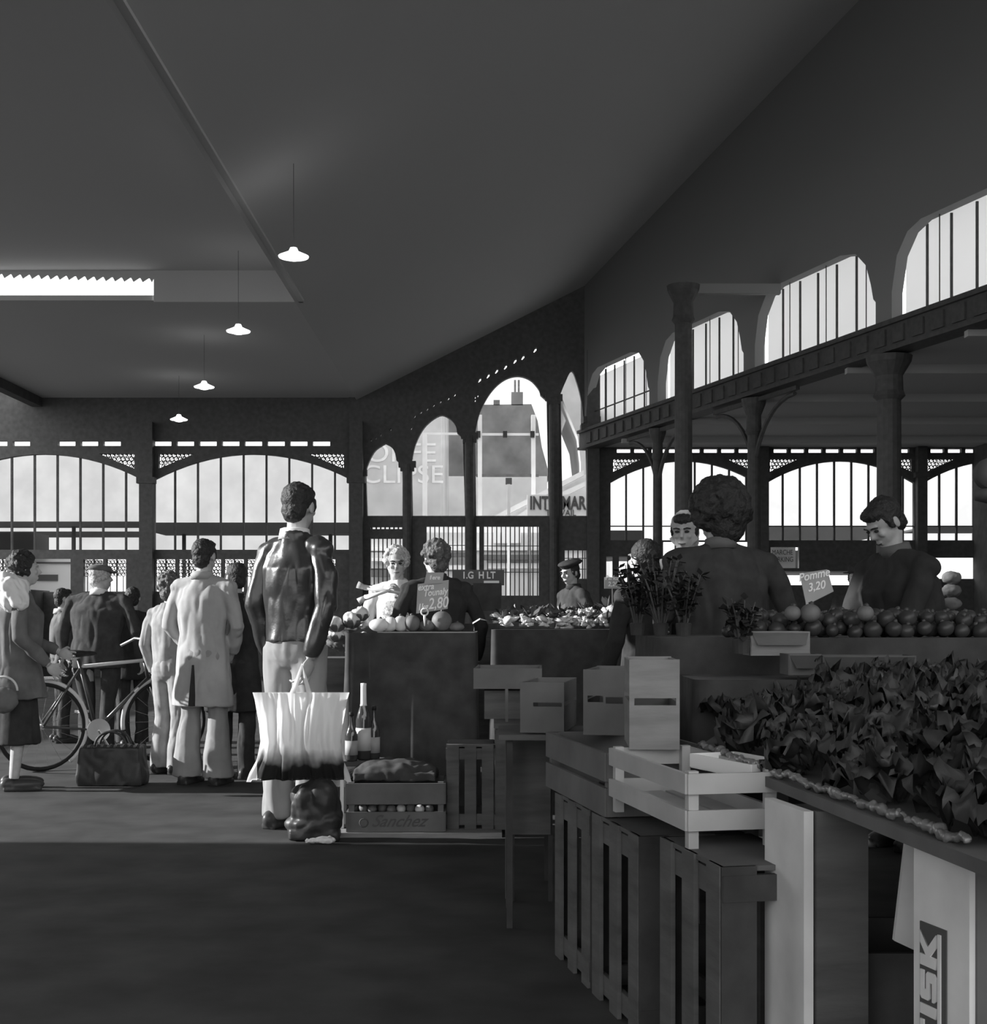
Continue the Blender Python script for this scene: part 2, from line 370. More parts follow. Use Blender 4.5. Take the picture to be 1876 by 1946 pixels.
for x0, x1, y0, y1, st in [(705, 768, 1024, 1112, 8.2), (811, 884, 1001, 1128, 8.6), (920, 1024, 1001, 1132, 8.6), (1073, 1114, 1046, 1100, 9)]:
    x = x0+st*.8
    while x < x1: b.box((BX(x), D-.02, (BZ(y0)+BZ(y1))/2), (.022, .03, BZ(y0)-BZ(y1))); x += st
    for q in (.28, .66): b.box((BX((x0+x1)/2), D-.02, BZ(y0+(y1-y0)*q)), ((x1-x0)*K, .02, .014))
x = 707
while x < 768: b.box((BX(x), D-.02, BZ(1004)), (.03, .03, 5*K)); x += 8.4
struct(b.build('trim_3', 'iron'))
# brackets and capitals on the gable pilasters
b = MB()
for x, y in [(775, 884), (893, 830), (1052, 758), (1124, 800), (683, 900)]:
    b.box((BX(x), D-.14, BZ(y)), (.34, .14, .12)); b.box((BX(x), D-.14, BZ(y+8)), (.27, .12, .1)); b.tube([(BX(x), D-.14, BZ(y)), (BX(x), D-.14, 0)], .095, 12)
struct(b.build('trim_4', 'iron'))
w_ = struct(empty('window_10', (0, 0, 0)))
fill([[(690, 990), (690, 820), (1100, 640), (1122, 640), (1122, 990)]], .006, 'pane', glass('gable_glass', .78), back(D+.12), w_)
b = MB(); b.box(((BX(1112)+BX(1140))/2, D-.1, 3.2), (.24, .3, 6.4)); b.box((BX(1122), D-.12, 4.9), (.4, .36, .12)); struct(b.build('trim_5', 'iron'))

# ---- clerestory wall running from the gable towards the camera on the right
def CXz(z): return 10.556-.3352*z
cn = Vector((-1, -.3352, 0)).normalized()
def cl(u, v, w_=0): z = 26-u; return (CXz(z)+cn.x*w_, z+cn.y*w_, v)
zc = [26.0, 22.95, 19.8, 16.6, 13.45, 10.3, 7.1, 4.0]
ZB, ZT = 4.80, 5.95
holes = []
for i in range(len(zc)-1):
    a0 = 26-zc[i]+.16; a1 = 26-zc[i+1]-.16
    r = .38
    top = ZT+.02
    h = [(a0, ZB), (a0, top-.75), (a0+.10, top-.32), (a0+.30, top-.08), (a0+.55, top), (a1-.75, top), (a1-.42, top-.07), (a1-.2, top-.28), (a1-.1, top-.55), (a1-.05, top-.75), (a1, top-.8), (a1, ZB)]
    holes.append(h)
struct(fill([[(-.1, ZB-.06), (-.1, 7.75), (3, 8.25), (8, 9.1), (22, 10.7), (22, ZB-.06)]]+holes, .16, 'wall_clerestory', 'clerw', cl))
gw = struct(empty('window_11', (0, 0, 0)))
for i in range(len(zc)-1):
    a0 = 26-zc[i]+.05; a1 = 26-zc[i+1]-.05
    fill([[(a0, ZB-.05), (a1, ZB-.05), (a1, ZT+.3 if i else ZT), (a0, ZT+.3 if i else ZT-.02)]], .01, 'pane', 'gc', lambda u, v, w_: cl(u, v, w_-.22), gw)
    b = MB(); n = 7
    for k in range(1, n):
        a = a0+(a1-a0)*k/n; p = cl(a, 0, -.19); q = cl(a, 0, -.02)
        b.box((p[0], p[1], (ZB+ZT)/2), (.03, .02, ZT-ZB+.1))
        if k % 2 == 0: b.box((q[0], q[1], (ZB+ZT)/2), (.012, .012, ZT-ZB+.1))
    p = cl((a0+a1)/2, 0, -.06)
    if i == 0: b.box((p[0], p[1], 5.2), (.02, 3.0, .02), Matrix.Rotation(math.atan(.3352), 3, 'Z'))
    b.build('mullion', 'iron', gw)
# long beam under it with panel relief
b = MB(); R = Matrix.Rotation(math.atan(.3352), 3, 'Z')
c0 = cl(11, 0, .0); L = 23.4
b.box((c0[0], c0[1], 4.66), (.24, L, .32), R); b.box(cl(11, 4.83, .0), (.34, L, .06), R); b.box(cl(11, 4.50, .0), (.32, L, .05), R)
for i in range(0, 60): b.box(cl(.4+i*.36, 4.66, .13), (.03, .22, .2), R)
struct(b.build('trim_6', 'iron'))
# aisle ceiling with two small slots where daylight comes through
af = lambda u, v, w_: (u, v, 4.56+w_)
def hole_px(pts):
    out = []
    for x, y in pts: z = (4.56-CH)*F/(HY-y); out.append(((x-CX)*z/F, z))
    return out
struct(fill([[(CXz(26.3), 26.3), (CXz(-4), -4), (30, -4), (30, 26.3)], hole_px([(1809, 623), (1830, 611), (1834, 611), (1831, 623)]), hole_px([(1844, 622), (1844, 608), (1870, 603), (1868, 616)])], .08, 'ceiling_aisle', 'ceil', af))
b = MB()
for i in range(9): b.box(((CXz(6+i*2.3)+15)/2, 6+i*2.3, 4.47), (15-CXz(6+i*2.3), .12, .14))
struct(b.build('trim_7', 'ceil'))
# unseen eave added outside the clerestory to shade the upper glass
b = MB(); b.box(cl(11, 6.55, -.75), (.9, 24, .06), R); struct(b.build('trim_8', 'roofg'))

# ---- free standing iron columns with bases, capitals and braces
def column(x, y, r, top, label, brace=None, taper=1.0):
    t = empty('iron_column', (x, y, 0)); tag(t, label, 'column')
    b = MB(); b.lathe([(r*1.5, 0), (r*1.5, .25), (r*1.25, .32), (r*1.05, .42), (r, .5), (r*.96, 2.5), (r*.92, top-.5)], n=16); b.build('shaft', 'iron', t, False)
    b = MB(); b.lathe([(r*.95, top-.55), (r*1.25, top-.5), (r*1.1, top-.44), (r*1.05, top-.25), (r*1.7, top-.08), (r*1.8, top)], n=16); b.build('capital', 'iron', t)
    if brace:
        b = MB()
        for sg in brace:
            pts = []
            for i in range(11):
                a = PI/2*i/10; d = 1.15*(1-math.cos(a)); h = top-1.25+1.15*math.sin(a)
                pts.append((sg*-.3352*d*.95, sg*d*.95, h))
            b.tube(pts, .035, 6); b.box((sg*-.3352*.6, sg*.6, top-.03), (.06, 1.2, .06), R)
        b.build('brace', 'iron', t)
    return t
column(CXz(22.95), 22.95, .085, 4.45, 'slim dark iron column with curved braces, nearest the arched gable', (-1, 1))
column(CXz(19.8), 19.8, .105, 4.45, 'dark iron column behind the seller with big curly hair', (-1, 1))
column(CXz(16.6), 16.6, .16, 4.45, 'thick dark iron column behind the man looking down')
column(CXz(13.45), 13.45, .16, 4.45, 'iron column just outside the right of the picture')
tc_ = column((1299-CX)*19/F, 19.0, .135, 5.95, 'tall thick iron column rising between the first two clerestory windows')
b = MB(); b.box((.72, 0, 5.90), (1.35, .12, .14)); b.build('tie_beam', 'clerw', tc_)
for x, lb in ((283, 'flat iron pier between the two arched windows at the left'), (680, 'wide iron pier where the arched windows meet the gable')):
    t = empty('iron_pier', (BX(x), D-(.27 if x > 600 else .17), 0)); tag(t, lb, 'pier')
    b = MB(); b.box((0, 0, 2.5), (.26, .16, 5.0)); b.build('shaft', 'iron', t)
    b = MB(); b.box((0, -.02, BZ(915)), (.36, .16, .12)); b.build('capital', 'iron', t); b = MB(); b.box((0, -.02, .3), (.36, .18, .6)); b.build('base', 'iron', t)
for x, lb in ((1447.5, 'flat iron pier right of the arched window behind the curly haired seller'), (1746, 'flat iron pier at the right edge of the widest bright window')):
    t = empty('iron_pier', (BX(x), D-.17, 0)); tag(t, lb, 'pier')
    b = MB(); b.box((0, 0, 2.27), (.19, .16, 4.54)); b.build('shaft', 'iron', t)
    b = MB(); b.box((0, -.02, BZ(905)), (.30, .16, .1)); b.build('capital', 'iron', t); b = MB(); b.box((0, -.02, .3), (.3, .18, .6)); b.build('base', 'iron', t)

# ---- pendant lamps
def lamp(px, py, z, label):
    p = P(px, py, z); t = empty('pendant_lamp', p); tag(t, label, 'lamp', 'pendant lamps in a row under the dark roof')
    b = MB(); b.lathe([(.02, .09), (.035, .085), (.05, .05), (.09, .03), (.155, .0), (.15, -.012), (.08, .01), (.02, .03)], n=24); b.build('shade', 'lamp', t, True)
    b = MB(); b.ell((0, 0, -.012), (.09, .09, .035)); b.build('bulb', 'lamp', t, True)
    top = 5.9 if z < 18 else 5.5
    if p.x > GX: top += (p.x-GX)*.5
    b = MB(); b.tube([(0, 0, .09), (0, 0, top-p.z)], .003, 6); b.build('cord', 'iron', t)
for a in ((558, 487, 13.4, 'glowing pendant lamp nearest the camera, largest of the four'), (453, 629, 17.0, 'glowing pendant lamp, second from the top of the row'),
          (388, 735, 20.2, 'glowing pendant lamp, third down the row'), (340, 797, 23.6, 'small glowing pendant lamp furthest away, just above the window arches')): lamp(*a)

# ================================================================== OUTSIDE
def obox(name, px0, py0, px1, py1, z, depth, m, parent=None):
    a = P(px0, py0, z); c = P(px1, py1, z); b = MB()
    b.box(((a.x+c.x)/2, z+depth/2, (a.z+c.z)/2), (abs(c.x-a.x), depth, abs(a.z-c.z)))
    o = b.build(name, m, parent); return o
def plate(name, pts, z, depth, m, parent=None):
    q = [(P(x, y, z).x, P(x, y, z).z) for x, y in pts]
    return fill([q], depth, name, m, lambda u, v, w_: (u, z+depth/2+w_, v), parent)
t = tag(empty('rendered_building', P(760, 1175, 46)*1), 'pale rendered building with faded painted lettering behind the two left arches', 'building'); t.location = (0, 0, 0)
obox('facade', 684, 720, 838, 1243, 46, 8, 'cream', t)
for s_, x, y, h in (('ORFE', 762, 862, 2.0/1.45*.42), ('ECLIPSE', 752, 903, .62)):
    text(s_, 1.0*(.95 if s_ == 'ORFE' else .9), 'painted_letters', 'paintw', facing((P(x, y, 45.98).x, 45.98, P(x, y, 45.98).z)), t, .01, 0, 1.1)
plate('roof', [(680, 722), (843, 722), (760, 700)], 45.5, 9, 'roofg', t)
t = tag(empty('brick_building', (0, 0, 0)), 'dark sooty brick building with chimney stack behind the tallest arch', 'building')
obox('facade', 836, 905, 1040, 1232, 56, 8, 'brickl', t)
plate('gable_wall', [(834, 905), (834, 770), (1010, 768), (1022, 800), (1030, 850), (1045, 905)], 56, 7, 'brick', t)
obox('chimney', 972, 745, 994, 770, 56, 1, 'brick', t); 
for x in (977, 984): obox('chimney_pot', x, 722, x+4, 746, 56.2, .08, 'wood', t)
obox('chimney', 938, 760, 950, 770, 56, 1, 'brick', t)
t = tag(empty('hoarding_frame', (0, 0, 0)), 'light metal hoarding frame of posts and cross bar seen through the tall arch', 'frame')
for x in (912, 1014): obox('post', x-4, 788, x+4, 1130, 44, .3, 'brickl', t)
obox('cross_bar', 905, 823, 1024, 827, 44.05, .1, 'brickl', t)
obox('cross_bar', 905, 901, 1024, 906, 44.05, .1, 'woodm', t)
for x in (909, 960, 1012): obox('clamp', x-4, 819, x+4, 831, 43.9, .1, 'ink', t)
t = tag(empty('hoarding_frame', (0, 0, 0)), 'thin metal hoarding post seen through the second arch', 'frame')
obox('post', 803, 822, 811, 1241, 44, .3, 'brickl', t); obox('cross_bar', 803, 822, 885, 826, 44.05, .1, 'brickl', t)
t = tag(empty('street_post', P(967, 1200, 40)), 'white street post standing before the pale wall', 'post'); t.location = (0, 0, 0)
obox('post', 964, 920, 970, 1265, 35, .1, 'sign', t); obox('post_cap', 961, 908, 973, 920, 35, .12, 'awn', t)
t = tag(empty('sloping_roof', (0, 0, 0)), 'low gabled shed with pale sloping roof lines under the sign', 'building')
plate('roof_edge', [(930, 985), (1110, 893), (1110, 903), (950, 985)], 42, .3, 'brickl', t); plate('roof_edge', [(975, 985), (1010, 962), (1112, 915), (1112, 924), (990, 985)], 41.8, .3, 'sign', t)
plate('gable_wall', [(950, 985), (1110, 903), (1160, 880), (1160, 1200), (950, 1200)], 42.4, 4, 'brickl', t)
t = tag(empty('house_gable', (0, 0, 0)), 'grey house end with tall sloping gable behind the narrow right arch', 'building')
plate('gable_wall', [(1060, 760), (1068, 755), (1098, 830), (1104, 880), (1104, 1228), (1135, 1228), (1135, 640), (1076, 690), (1060, 700)], 55, 6, 'cream', t)
t = tag(empty('shop_sign', (0, 0, 0)), 'white shop sign with heavy black capitals behind the gable arches', 'sign')
obox('board', 1002, 940, 1118, 981, 36, .15, 'sign', t); obox('post', 1006, 981, 1009, 1262, 36.02, .1, 'awn', t); obox('post', 1110, 981, 1113, 1262, 36.02, .1, 'awn', t)
text('INTERMAR', .50, 'lettering', 'inkg', facing((P(1060, 957, 35.98).x, 35.98, P(1060, 957, 35.98).z)), t, .01, .0, .64, .014)
text('TRAVAIL', .24, 'lettering', 'inkg', facing((P(1066, 975, 35.98).x, 35.98, P(1066, 975, 35.98).z)), t, .01, 0, .9)
# shop fronts behind the lower grilles
t = tag(empty('street_building', (0, 0, 0)), 'long low shop front with bright windows and pale bands seen through the grilles', 'building')
obox('facade', 690, 1012, 1120, 1170, 37, 5, 'cream', t)
obox('fascia', 690, 1040, 1120, 1046, 36.9, .2, 'brickl', t)
for x0, x1, y0, y1 in ((938, 951, 998, 1032), (954, 990, 998, 1032), (1003, 1008, 998, 1066), (812, 886, 1074, 1082), (925, 1030, 1070, 1080), (706, 770, 1060, 1066)): obox('window_band', x0, y0, x1, y1, 36.8, .15, 'shopw', t)
for x0, x1, y0, y1 in ((812, 900, 1050, 1058), (920, 1040, 1054, 1064), (700, 770, 1080, 1096)): obox('awning', x0, y0, x1, y1, 36.6, .3, 'awn', t)
def car(px, z, m, label, h=1.35, L=3.9, rz=0):
    x = (px-CX)*z/F; t = tag(empty('parked_car', (x, z, -.1), rz), label, 'car')
    s_ = L/3.9
    prof = [(-1.95, .35), (-1.93, .75), (-1.3, .85), (-.75, 1.3), (.75, 1.35), (1.3, .9), (1.9, .8), (1.95, .35)]
    fill([[(a*s_, b_*h/1.35) for a, b_ in prof]], 1.5, 'body', m, lambda u, v, w_: (u, w_, v), t)
    fill([[(-1.15*s_, .88*h/1.35), (-.7*s_, 1.25*h/1.35), (.7*s_, 1.28*h/1.35), (1.15*s_, .9*h/1.35)]], 1.54, 'side_window', 'cgl', lambda u, v, w_: (u, w_, v), t)
    for wx in (-1.25, 1.25):
        for wy in (-.7, .7): b = MB(); b.lathe([(.3, -.09), (.3, .09)], n=16, T=Matrix.Translation((wx*s_, wy, .32)) @ Matrix.Rotation(PI/2, 4, 'X')); b.build('wheel', 'black', t)
car(985, 31, 'carp', 'white parked car seen low behind the middle grille', 1.5)
car(850, 33, 'carp', 'pale parked car behind the grille right of the price board', 1.5)
t = tag(empty('delivery_van', (0, 0, 0)), 'white delivery van seen through the open hatch at the left', 'van')
obox('body', 20, 1058, 150, 1190, 30, 2, 'shopw', t); obox('stripe', 20, 1068, 150, 1071, 29.98, .02, 'awn', t); obox('windscreen', 40, 1092, 110, 1104, 29.98, .02, 'awn', t); 
for x in (55, 125):
    b = MB(); c = P(x, 1240, 30); b.lathe([(.38, -.1), (.38, .1)], n=16, T=Matrix.Translation((c.x, 30.2, .28)) @ Matrix.Rotation(PI/2, 4, 'X')); b.build('wheel', 'black', t)
for (x0, y0, x1, y1, z, lb, m) in ((-900, 991, 268, 998, 32, 'thin dark canopy rail outside the left windows', 'awn'), (-900, 1010, 268, 1017, 34, 'second lower dark canopy rail outside the left windows', 'awn'),
                                (296, 993, 668, 1013, 32, 'dark canopy fascia outside the second arched window', 'awn'), (-900, 1012, 64, 1048, 29, 'dark kiosk roof outside at the far left', 'awn')):
    t = tag(empty('canopy', (0, 0, 0)), lb, 'canopy'); obox('fascia', x0, y0, x1, y1, z, 1.0, m, t)
    c0_ = P((x0+x1)/2, y0, z); 
    for q in (.12, .88): px = x0+(x1-x0)*q; a = P(px, y1, z); b = MB(); b.tube([(a.x, z+.5, a.z), (a.x, z+.5, -.1)], .05, 6); b.build('post', m, t)
for (x0, y0, x1, y1, z, lb, m) in ((1130, 1008, 1222, 1060, 31, 'dark flat roofed kiosk outside the first right window', 'awn'), (1452, 1000, 1650, 1024, 33, 'grey building block outside the middle right window', 'roofg'),
                                (1452, 1046, 1700, 1088, 30, 'dark awning across the shop opposite the right windows', 'awn'), (1760, 1000, 1900, 1004, 33, 'thin dark cornice outside the rightmost window', 'awn')):
    t = tag(empty('street_block', (0, 0, 0)), lb, 'building'); obox('facade', x0, y0, x1, y1, z, 2.0, m, t)
    for q in (.06, .94): px = x0+(x1-x0)*q; a = P(px, y1, z); b = MB(); b.tube([(a.x, z+.9, a.z), (a.x, z+.9, -.1)], .08, 6); b.build('post', m, t)
t = tag(empty('street_sign', (0, 0, 0)), 'pale lettered notice behind the arm of the curly haired seller', 'sign')
obox('board', 1462, 1040, 1512, 1079, 28, .05, 'lgrey', t); obox('post', 1485, 1079, 1488, 1286, 28.02, .05, 'awn', t)
text('PARIS\nMARCHE\nPARKING', .15, 'lettering', 'inkg', facing((P(1487, 1050, 27.97).x, 27.97, P(1487, 1050, 27.97).z)), t, .004, 0, .75)

# ================================================================== PEOPLE
HD = ('head_pitch',)
def person(label, x, y, h, yaw, lean=0, hyaw=0, hpitch=0, armL=None, armR=None, top='dcloth', toplen=.82, flare=0, bottom='dcloth2', skirt=None,
           hair='hair', hstyle='short', hat=None, width=1.0, legs=.10, belly=1.0, collar=None, eyes=False, sleeves=None, bentL=False, apron=None, legflare=.0, shoes=True, voxel=.009):
    """one person; local frame: x to the person's right... facing +y, feet on z = 0, built at 1.75 m and scaled"""
    k = h/1.75
    def B(p):                                    # lean of everything above the hips
        p = Vector(p)
        if p.z > .95 and lean:
            q = Vector((p.x, p.y, p.z-.95)); q = Matrix.Rotation(-lean, 3, 'X') @ q; p = Vector((q.x, q.y, q.z+.95))
        return p
    RL = Matrix.Rotation(-lean, 3, 'X')
    W = width
    sh = {s: B((s*.185*W, 0, 1.42)) for s in (-1, 1)}
    def arm(s, a):
        if a is None: a = ((s*.27*W, -.03, 1.13), (s*.27*W, .08, .88))
        return [Vector(a[0]), Vector(a[1])]
    aL = arm(-1, armL); aR = arm(1, armR); arms = {-1: aL, 1: aR}
    hc = B((0, .03, 1.645)); RH = RL @ Matrix.Rotation(hyaw, 3, 'Z') @ Matrix.Rotation(-hpitch, 3, 'X')
    def Hh(p): return hc+RH @ Vector(p)
    b = MB()
    b.ell(B((0, 0, 1.27)), (.155*W, .10*belly, .20), RL); b.ell(B((0, 0, 1.05)), (.14*W, .10*belly, .18), RL); b.ell((0, -.01, .93), (.155*W, .11, .13))
    b.tube([B((0, -.005, 1.40)), B((0, .01, 1.50)), Hh((0, -.01, -.06))], [.062, .054, .056], 12)
    b.tube([sh[-1]+Vector((.02, 0, -.02)), B((0, 0, 1.435)), sh[1]+Vector((-.02, 0, -.02))], [.036, .045, .036], 10)
    # head
    b.ell(Hh((0, -.015, .02)), (.074, .092, .088), RH, 20, 14); b.ell(Hh((0, .022, -.035)), (.060, .066, .078), RH, 18, 12); b.ell(Hh((0, .04, -.085)), (.036, .040, .032), RH)
    b.tube([Hh((0, .082, .012)), Hh((0, .104, -.022)), Hh((0, .086, -.034))], [.009, .014, .010], 8)
    b.ell(Hh((0, .078, .026)), (.052, .014, .010), RH); b.ell(Hh((0, .083, -.060)), (.024, .011, .006), RH); b.ell(Hh((0, .080, -.072)), (.020, .011, .007), RH)
    for s in (-1, 1):
        b.ell(Hh((s*.036, .068, -.022)), (.020, .016, .018), RH); b.ell(Hh((s*.076, -.012, -.012)), (.010, .020, .032), RH)
    # arms and hands
    for s in (-1, 1):
        e, hd = arms[s]; f = (hd-e).normalized()
        b.tube([sh[s]+Vector((-s*.015, 0, -.03)), e, hd], [.04, .034, .026], 10)
        n_ = Vector((-s, 0, 0)); n_ = (n_-f*n_.dot(f)).normalized() if abs(f.x) < .9 else Vector((0, 0, -1))
        a = f.cross(n_).normalized()
        Rm = Matrix((a, n_, f)).transposed()
        pc = hd+f*.05; b.ell(pc, (.045, .017, .052), Rm)
        for i in range(4):
            o_ = (i-1.5)*.0235; ln = [.036, .042, .040, .032][i]
            q0 = pc+a*o_+f*.035; q1 = q0+f*ln+n_*.008+a*o_*.18; q2 = q1+(f*.45+n_*.8).normalized()*.028; q3 = q2+(n_*.95-f*.3).normalized()*.018
            b.tube([q0, q1, q2, q3], [.0095, .009, .0085, .0072], 8)
        th = a if (a.y > 0) else -a
        q0 = pc+th*.03-f*.02; q1 = q0+(th*.7+f*.6+n_*.3).normalized()*.035; q2 = q1+(f*.8+n_*.5).normalized()*.028
        b.tube([q0, q1, q2], [.013, .011, .009], 8)
    # legs
    for s in (-1, 1):
        fx = s*legs
        b.tube([(s*.085*W, 0, .93), (s*.09+(fx-s*.085)*.5, .02, .50), (fx, -.02, .09)], [.085, .055, .036], 12)
        b.ell((fx, .04, .035), (.042, .12, .034))
    body = organic(b, 'person', 'skin', None, .0058, 2)
    body.location = (x, y, 0); body.rotation_euler = (0, 0, yaw); body.scale = (k, k, k)
    tag(body, label, 'person')
    # ------------- upper garment
    def rr(z, rx, ry, yo=0, n=20):
        c = B((0, yo, z)); return [c+RL @ Vector((rx*math.cos(2*PI*i/n), ry*math.sin(2*PI*i/n), 0)) if z > .95 else Vector((rx*math.cos(2*PI*i/n), yo+ry*math.sin(2*PI*i/n), z)) for i in range(n)]
    b = MB(); rings = []
    z = toplen
    hips = (.185+flare)*W
    prof = []
    if toplen < .9: prof += [(toplen, hips, (.135+flare)*belly), (.95, .18*W, .13*belly)]
    else: prof += [(toplen, .165*W, .125*belly)]
    prof += [(1.08, .16*W, .125*belly), (1.2, .175*W, .13*belly), (1.32, .185*W, .13*belly), (1.40, .165*W, .11), (1.455, .11*W, .085), (1.49, .065, .07)]
    prof = [p for i, p in enumerate(prof) if p[0] >= toplen]
    b.ring_loft([rr(*p) for p in prof])
    for s in (-1, 1):
        e, hd = arms[s]; wr = hd-(hd-e).normalized()*.01
        b.tube([sh[s]+Vector((-s*.03, 0, .0)), sh[s]+(e-sh[s])*.45, e, e+(wr-e)*.5, wr], [.064, .060, .055, .050, .043], 12)
        b.ell(sh[s]+Vector((-s*.01, 0, -.01)), (.066, .068, .060))
    b.tube([B((0, -.01, 1.44)), B((0, -.01, 1.51))], [.085, .072], 14)
    b.tube([sh[-1]+Vector((.02, 0, -.005)), B((0, -.005, 1.445)), sh[1]+Vector((-.02, 0, -.005))], [.062, .075, .062], 12)
    organic(b, 'jacket' if toplen > .7 else 'coat', top, body, voxel, 3, .011, (7, 7, 3))
    if collar:
        b = MB(); c = B((0, -.01, 1.50))
        b.lathe([(.062, -.02), (.084, -.03), (.074, .025), (.060, .03)], n=18, T=Matrix.Translation(c) @ RL.to_4x4())
        b.build('collar', collar, body, True)
    if apron:
        b = MB(); b.ring_loft([rr(.62, .20*W, .145), rr(.95, .175*W, .14), rr(1.15, .16*W, .14), rr(1.34, .13*W, .145)]); organic(b, 'apron', apron, body, .012, 3, .006)
    # ------------- lower garment
    b = MB()
    if skirt:
        b.ring_loft([rr(skirt, .21*W, .17), rr(.7, .19*W, .145), rr(.95, .165*W, .12), rr(1.02, .15*W, .11)]); organic(b, 'skirt', bottom, body, .012, 3, .01, (9, 9, 1.2))
    else:
        b.ell((0, -.01, .93), (.17*W, .125, .14))
        for s in (-1, 1):
            fx = s*legs
            b.tube([(s*.088*W, 0, .93), (s*.092*W, .01, .75), (s*.09+(fx-s*.085)*.5, .02, .50), (fx, -.005, .25), (fx, 0, .055)], [.10, .092, .072, .072+legflare, .078+legflare*2], 14)
        organic(b, 'trousers', bottom, body, .010, 3, .008, (9, 9, 3))
    if shoes:
        for s in (-1, 1):
            b = MB(); fx = s*legs; b.ell((fx, .05, .045), (.05, .15, .045)); b.ell((fx, -.06, .05), (.042, .06, .05)); b.box((fx, .04, .012), (.085, .27, .024)); organic(b, 'shoe', 'shoe', body, .008, 2)
    # ------------- hair
    if hstyle:
        b = MB()
        if hstyle == 'short':
            b.ell(Hh((0, -.028, .034)), (.083, .094, .088), RH, 20, 14); b.ell(Hh((0, -.062, -.03)), (.068, .05, .07), RH); b.ell(Hh((0, .03, .075)), (.066, .055, .036), RH)
            for s in (-1, 1): b.ell(Hh((s*.074, .012, .005)), (.012, .022, .04), RH)
        elif hstyle == 'long':
            b.ell(Hh((0, -.03, .034)), (.09, .10, .092), RH, 20, 14); b.ell(Hh((0, -.062, -.08)), (.085, .055, .12), RH)
        else:
            rad = {'curly': .105, 'afro': .15}[hstyle]; bb = .022 if hstyle == 'curly' else .026
            b.ell(Hh((0, -.035, .035)), (rad*.93, rad*.95, rad*.93), RH, 18, 12); b.ell(Hh((0, -.06, -.05)), (rad*.72, rad*.55, rad*.75), RH)
            st = random.getstate(); random.seed(int(x*100))
            for i in range(110 if hstyle == 'curly' else 260):
                v = Vector((random.gauss(0, 1), random.gauss(0, 1), random.gauss(.25, 1))).normalized()
                if v.y > .55 and v.z < .5: continue
                if v.z < -.75: continue
                b.ell(Hh((v.x*rad*.92, -.035+v.y*rad*.92, .03+v.z*rad*.95)), bb*random.uniform(.7, 1.15), None, 8, 6)
            random.setstate(st)
        organic(b, 'hair', hair, body, .008, 2, .004, (40, 40, 25))
    if hat == 'cap':
        b = MB(); b.ell(Hh((0, -.015, .075)), (.098, .115, .045), RH, 20, 10); b.ell(Hh((0, .095, .055)), (.065, .05, .010), RH); organic(b, 'cap', 'mcloth', body, .007, 2)
    if hat == 'beret':
        b = MB(); b.ell(Hh((-.01, -.02, .09)), (.125, .13, .036), RH, 22, 10); b.ell(Hh((0, -.01, .06)), (.085, .097, .03), RH); b.ell(Hh((0, -.02, .13)), (.008, .008, .012), RH); organic(b, 'beret', 'dcloth', body, .007, 2)
    if hat == 'brim':
        b = MB(); b.ell(Hh((0, -.01, .10)), (.088, .10, .065), RH, 22, 10); b.ell(Hh((0, -.01, .06)), (.15, .165, .010), RH, 24, 6); organic(b, 'hat', 'dcloth', body, .007, 2)
    if hat == 'scarf':
        b = MB(); b.ell(Hh((0, -.022, .035)), (.088, .098, .092), RH, 22, 14); b.tube([Hh((-.075, .02, -.03)), Hh((0, .045, -.115)), Hh((.075, .02, -.03))], [.025, .02, .025], 8); b.ell(Hh((0, -.06, -.06)), (.075, .06, .08), RH); organic(b, 'headscarf', 'slate', body, .007, 2, .004, (20, 20, 20))
    if eyes:
        for s in (-1, 1):
            b = MB(); b.ell(Hh((s*.030, .081, .006)), (.015, .009, .007), RH); b.build('eye', 'ink', body, True)
            b = MB(); b.tube([Hh((s*.012, .090, .024)), Hh((s*.032, .092, .030)), Hh((s*.052, .078, .024))], .004, 6); b.build('eyebrow', 'hair', body, True)
        b = MB(); b.tube([Hh((-.022, .092, -.065)), Hh((0, .097, -.066)), Hh((.022, .092, -.065))], .0028, 6); b.build('mouth', 'ink', body, True)
    body['hx'] = 0; del body['hx']
    return body
def gx(px, z): return (px-CX)*z/F
R_ = math.radians
tall = person('tall person in a dark leather jacket and pale trousers holding a white plastic bag', gx(560, 7.2), 7.2, 1.88, R_(-28), .02, R_(9), R_(6),
    armR=((.235, -.05, 1.13), (.17, -.10, .87)), armL=((-.22, -.05, 1.13), (-.17, .02, .88)), top='leather', toplen=.95, bottom='ltrous', collar='white', width=.93, belly=1.12, legflare=.006, voxel=.008)
coatp = person('person in a long pale coat and flared trousers seen from behind', gx(386, 9.13), 9.13, 1.69, R_(-16), 0, 0, 0, armL=((-.27, 0, 1.13), (-.18, .14, .95)), armR=((.27, 0, 1.13), (.16, .14, .95)),
    top='coat', toplen=.56, flare=.03, bottom='ltrous', collar='coat', width=1.1, legflare=.02, legs=.12)
b = MB(); b.add([(-.004, -.155, .86), (.004, -.155, .86), (.018, -.185, .57), (-.018, -.185, .57), (-.004, -.12, .86), (.004, -.12, .86), (.03, -.12, .57), (-.03, -.12, .57)], [(0, 1, 2, 3), (7, 6, 5, 4), (0, 3, 7, 4), (1, 5, 6, 2), (3, 2, 6, 7), (0, 4, 5, 1)]); b.build('coat_vent', 'dcloth', coatp)
person('person with dark curly hair in a light short jacket behind the long coat', gx(322, 9.75), 9.75, 1.47, R_(-30), 0, 0, 0, top='ljack', toplen=.92, bottom='ljack', hair='hairm', hstyle='curly', legflare=.012, width=1.0)
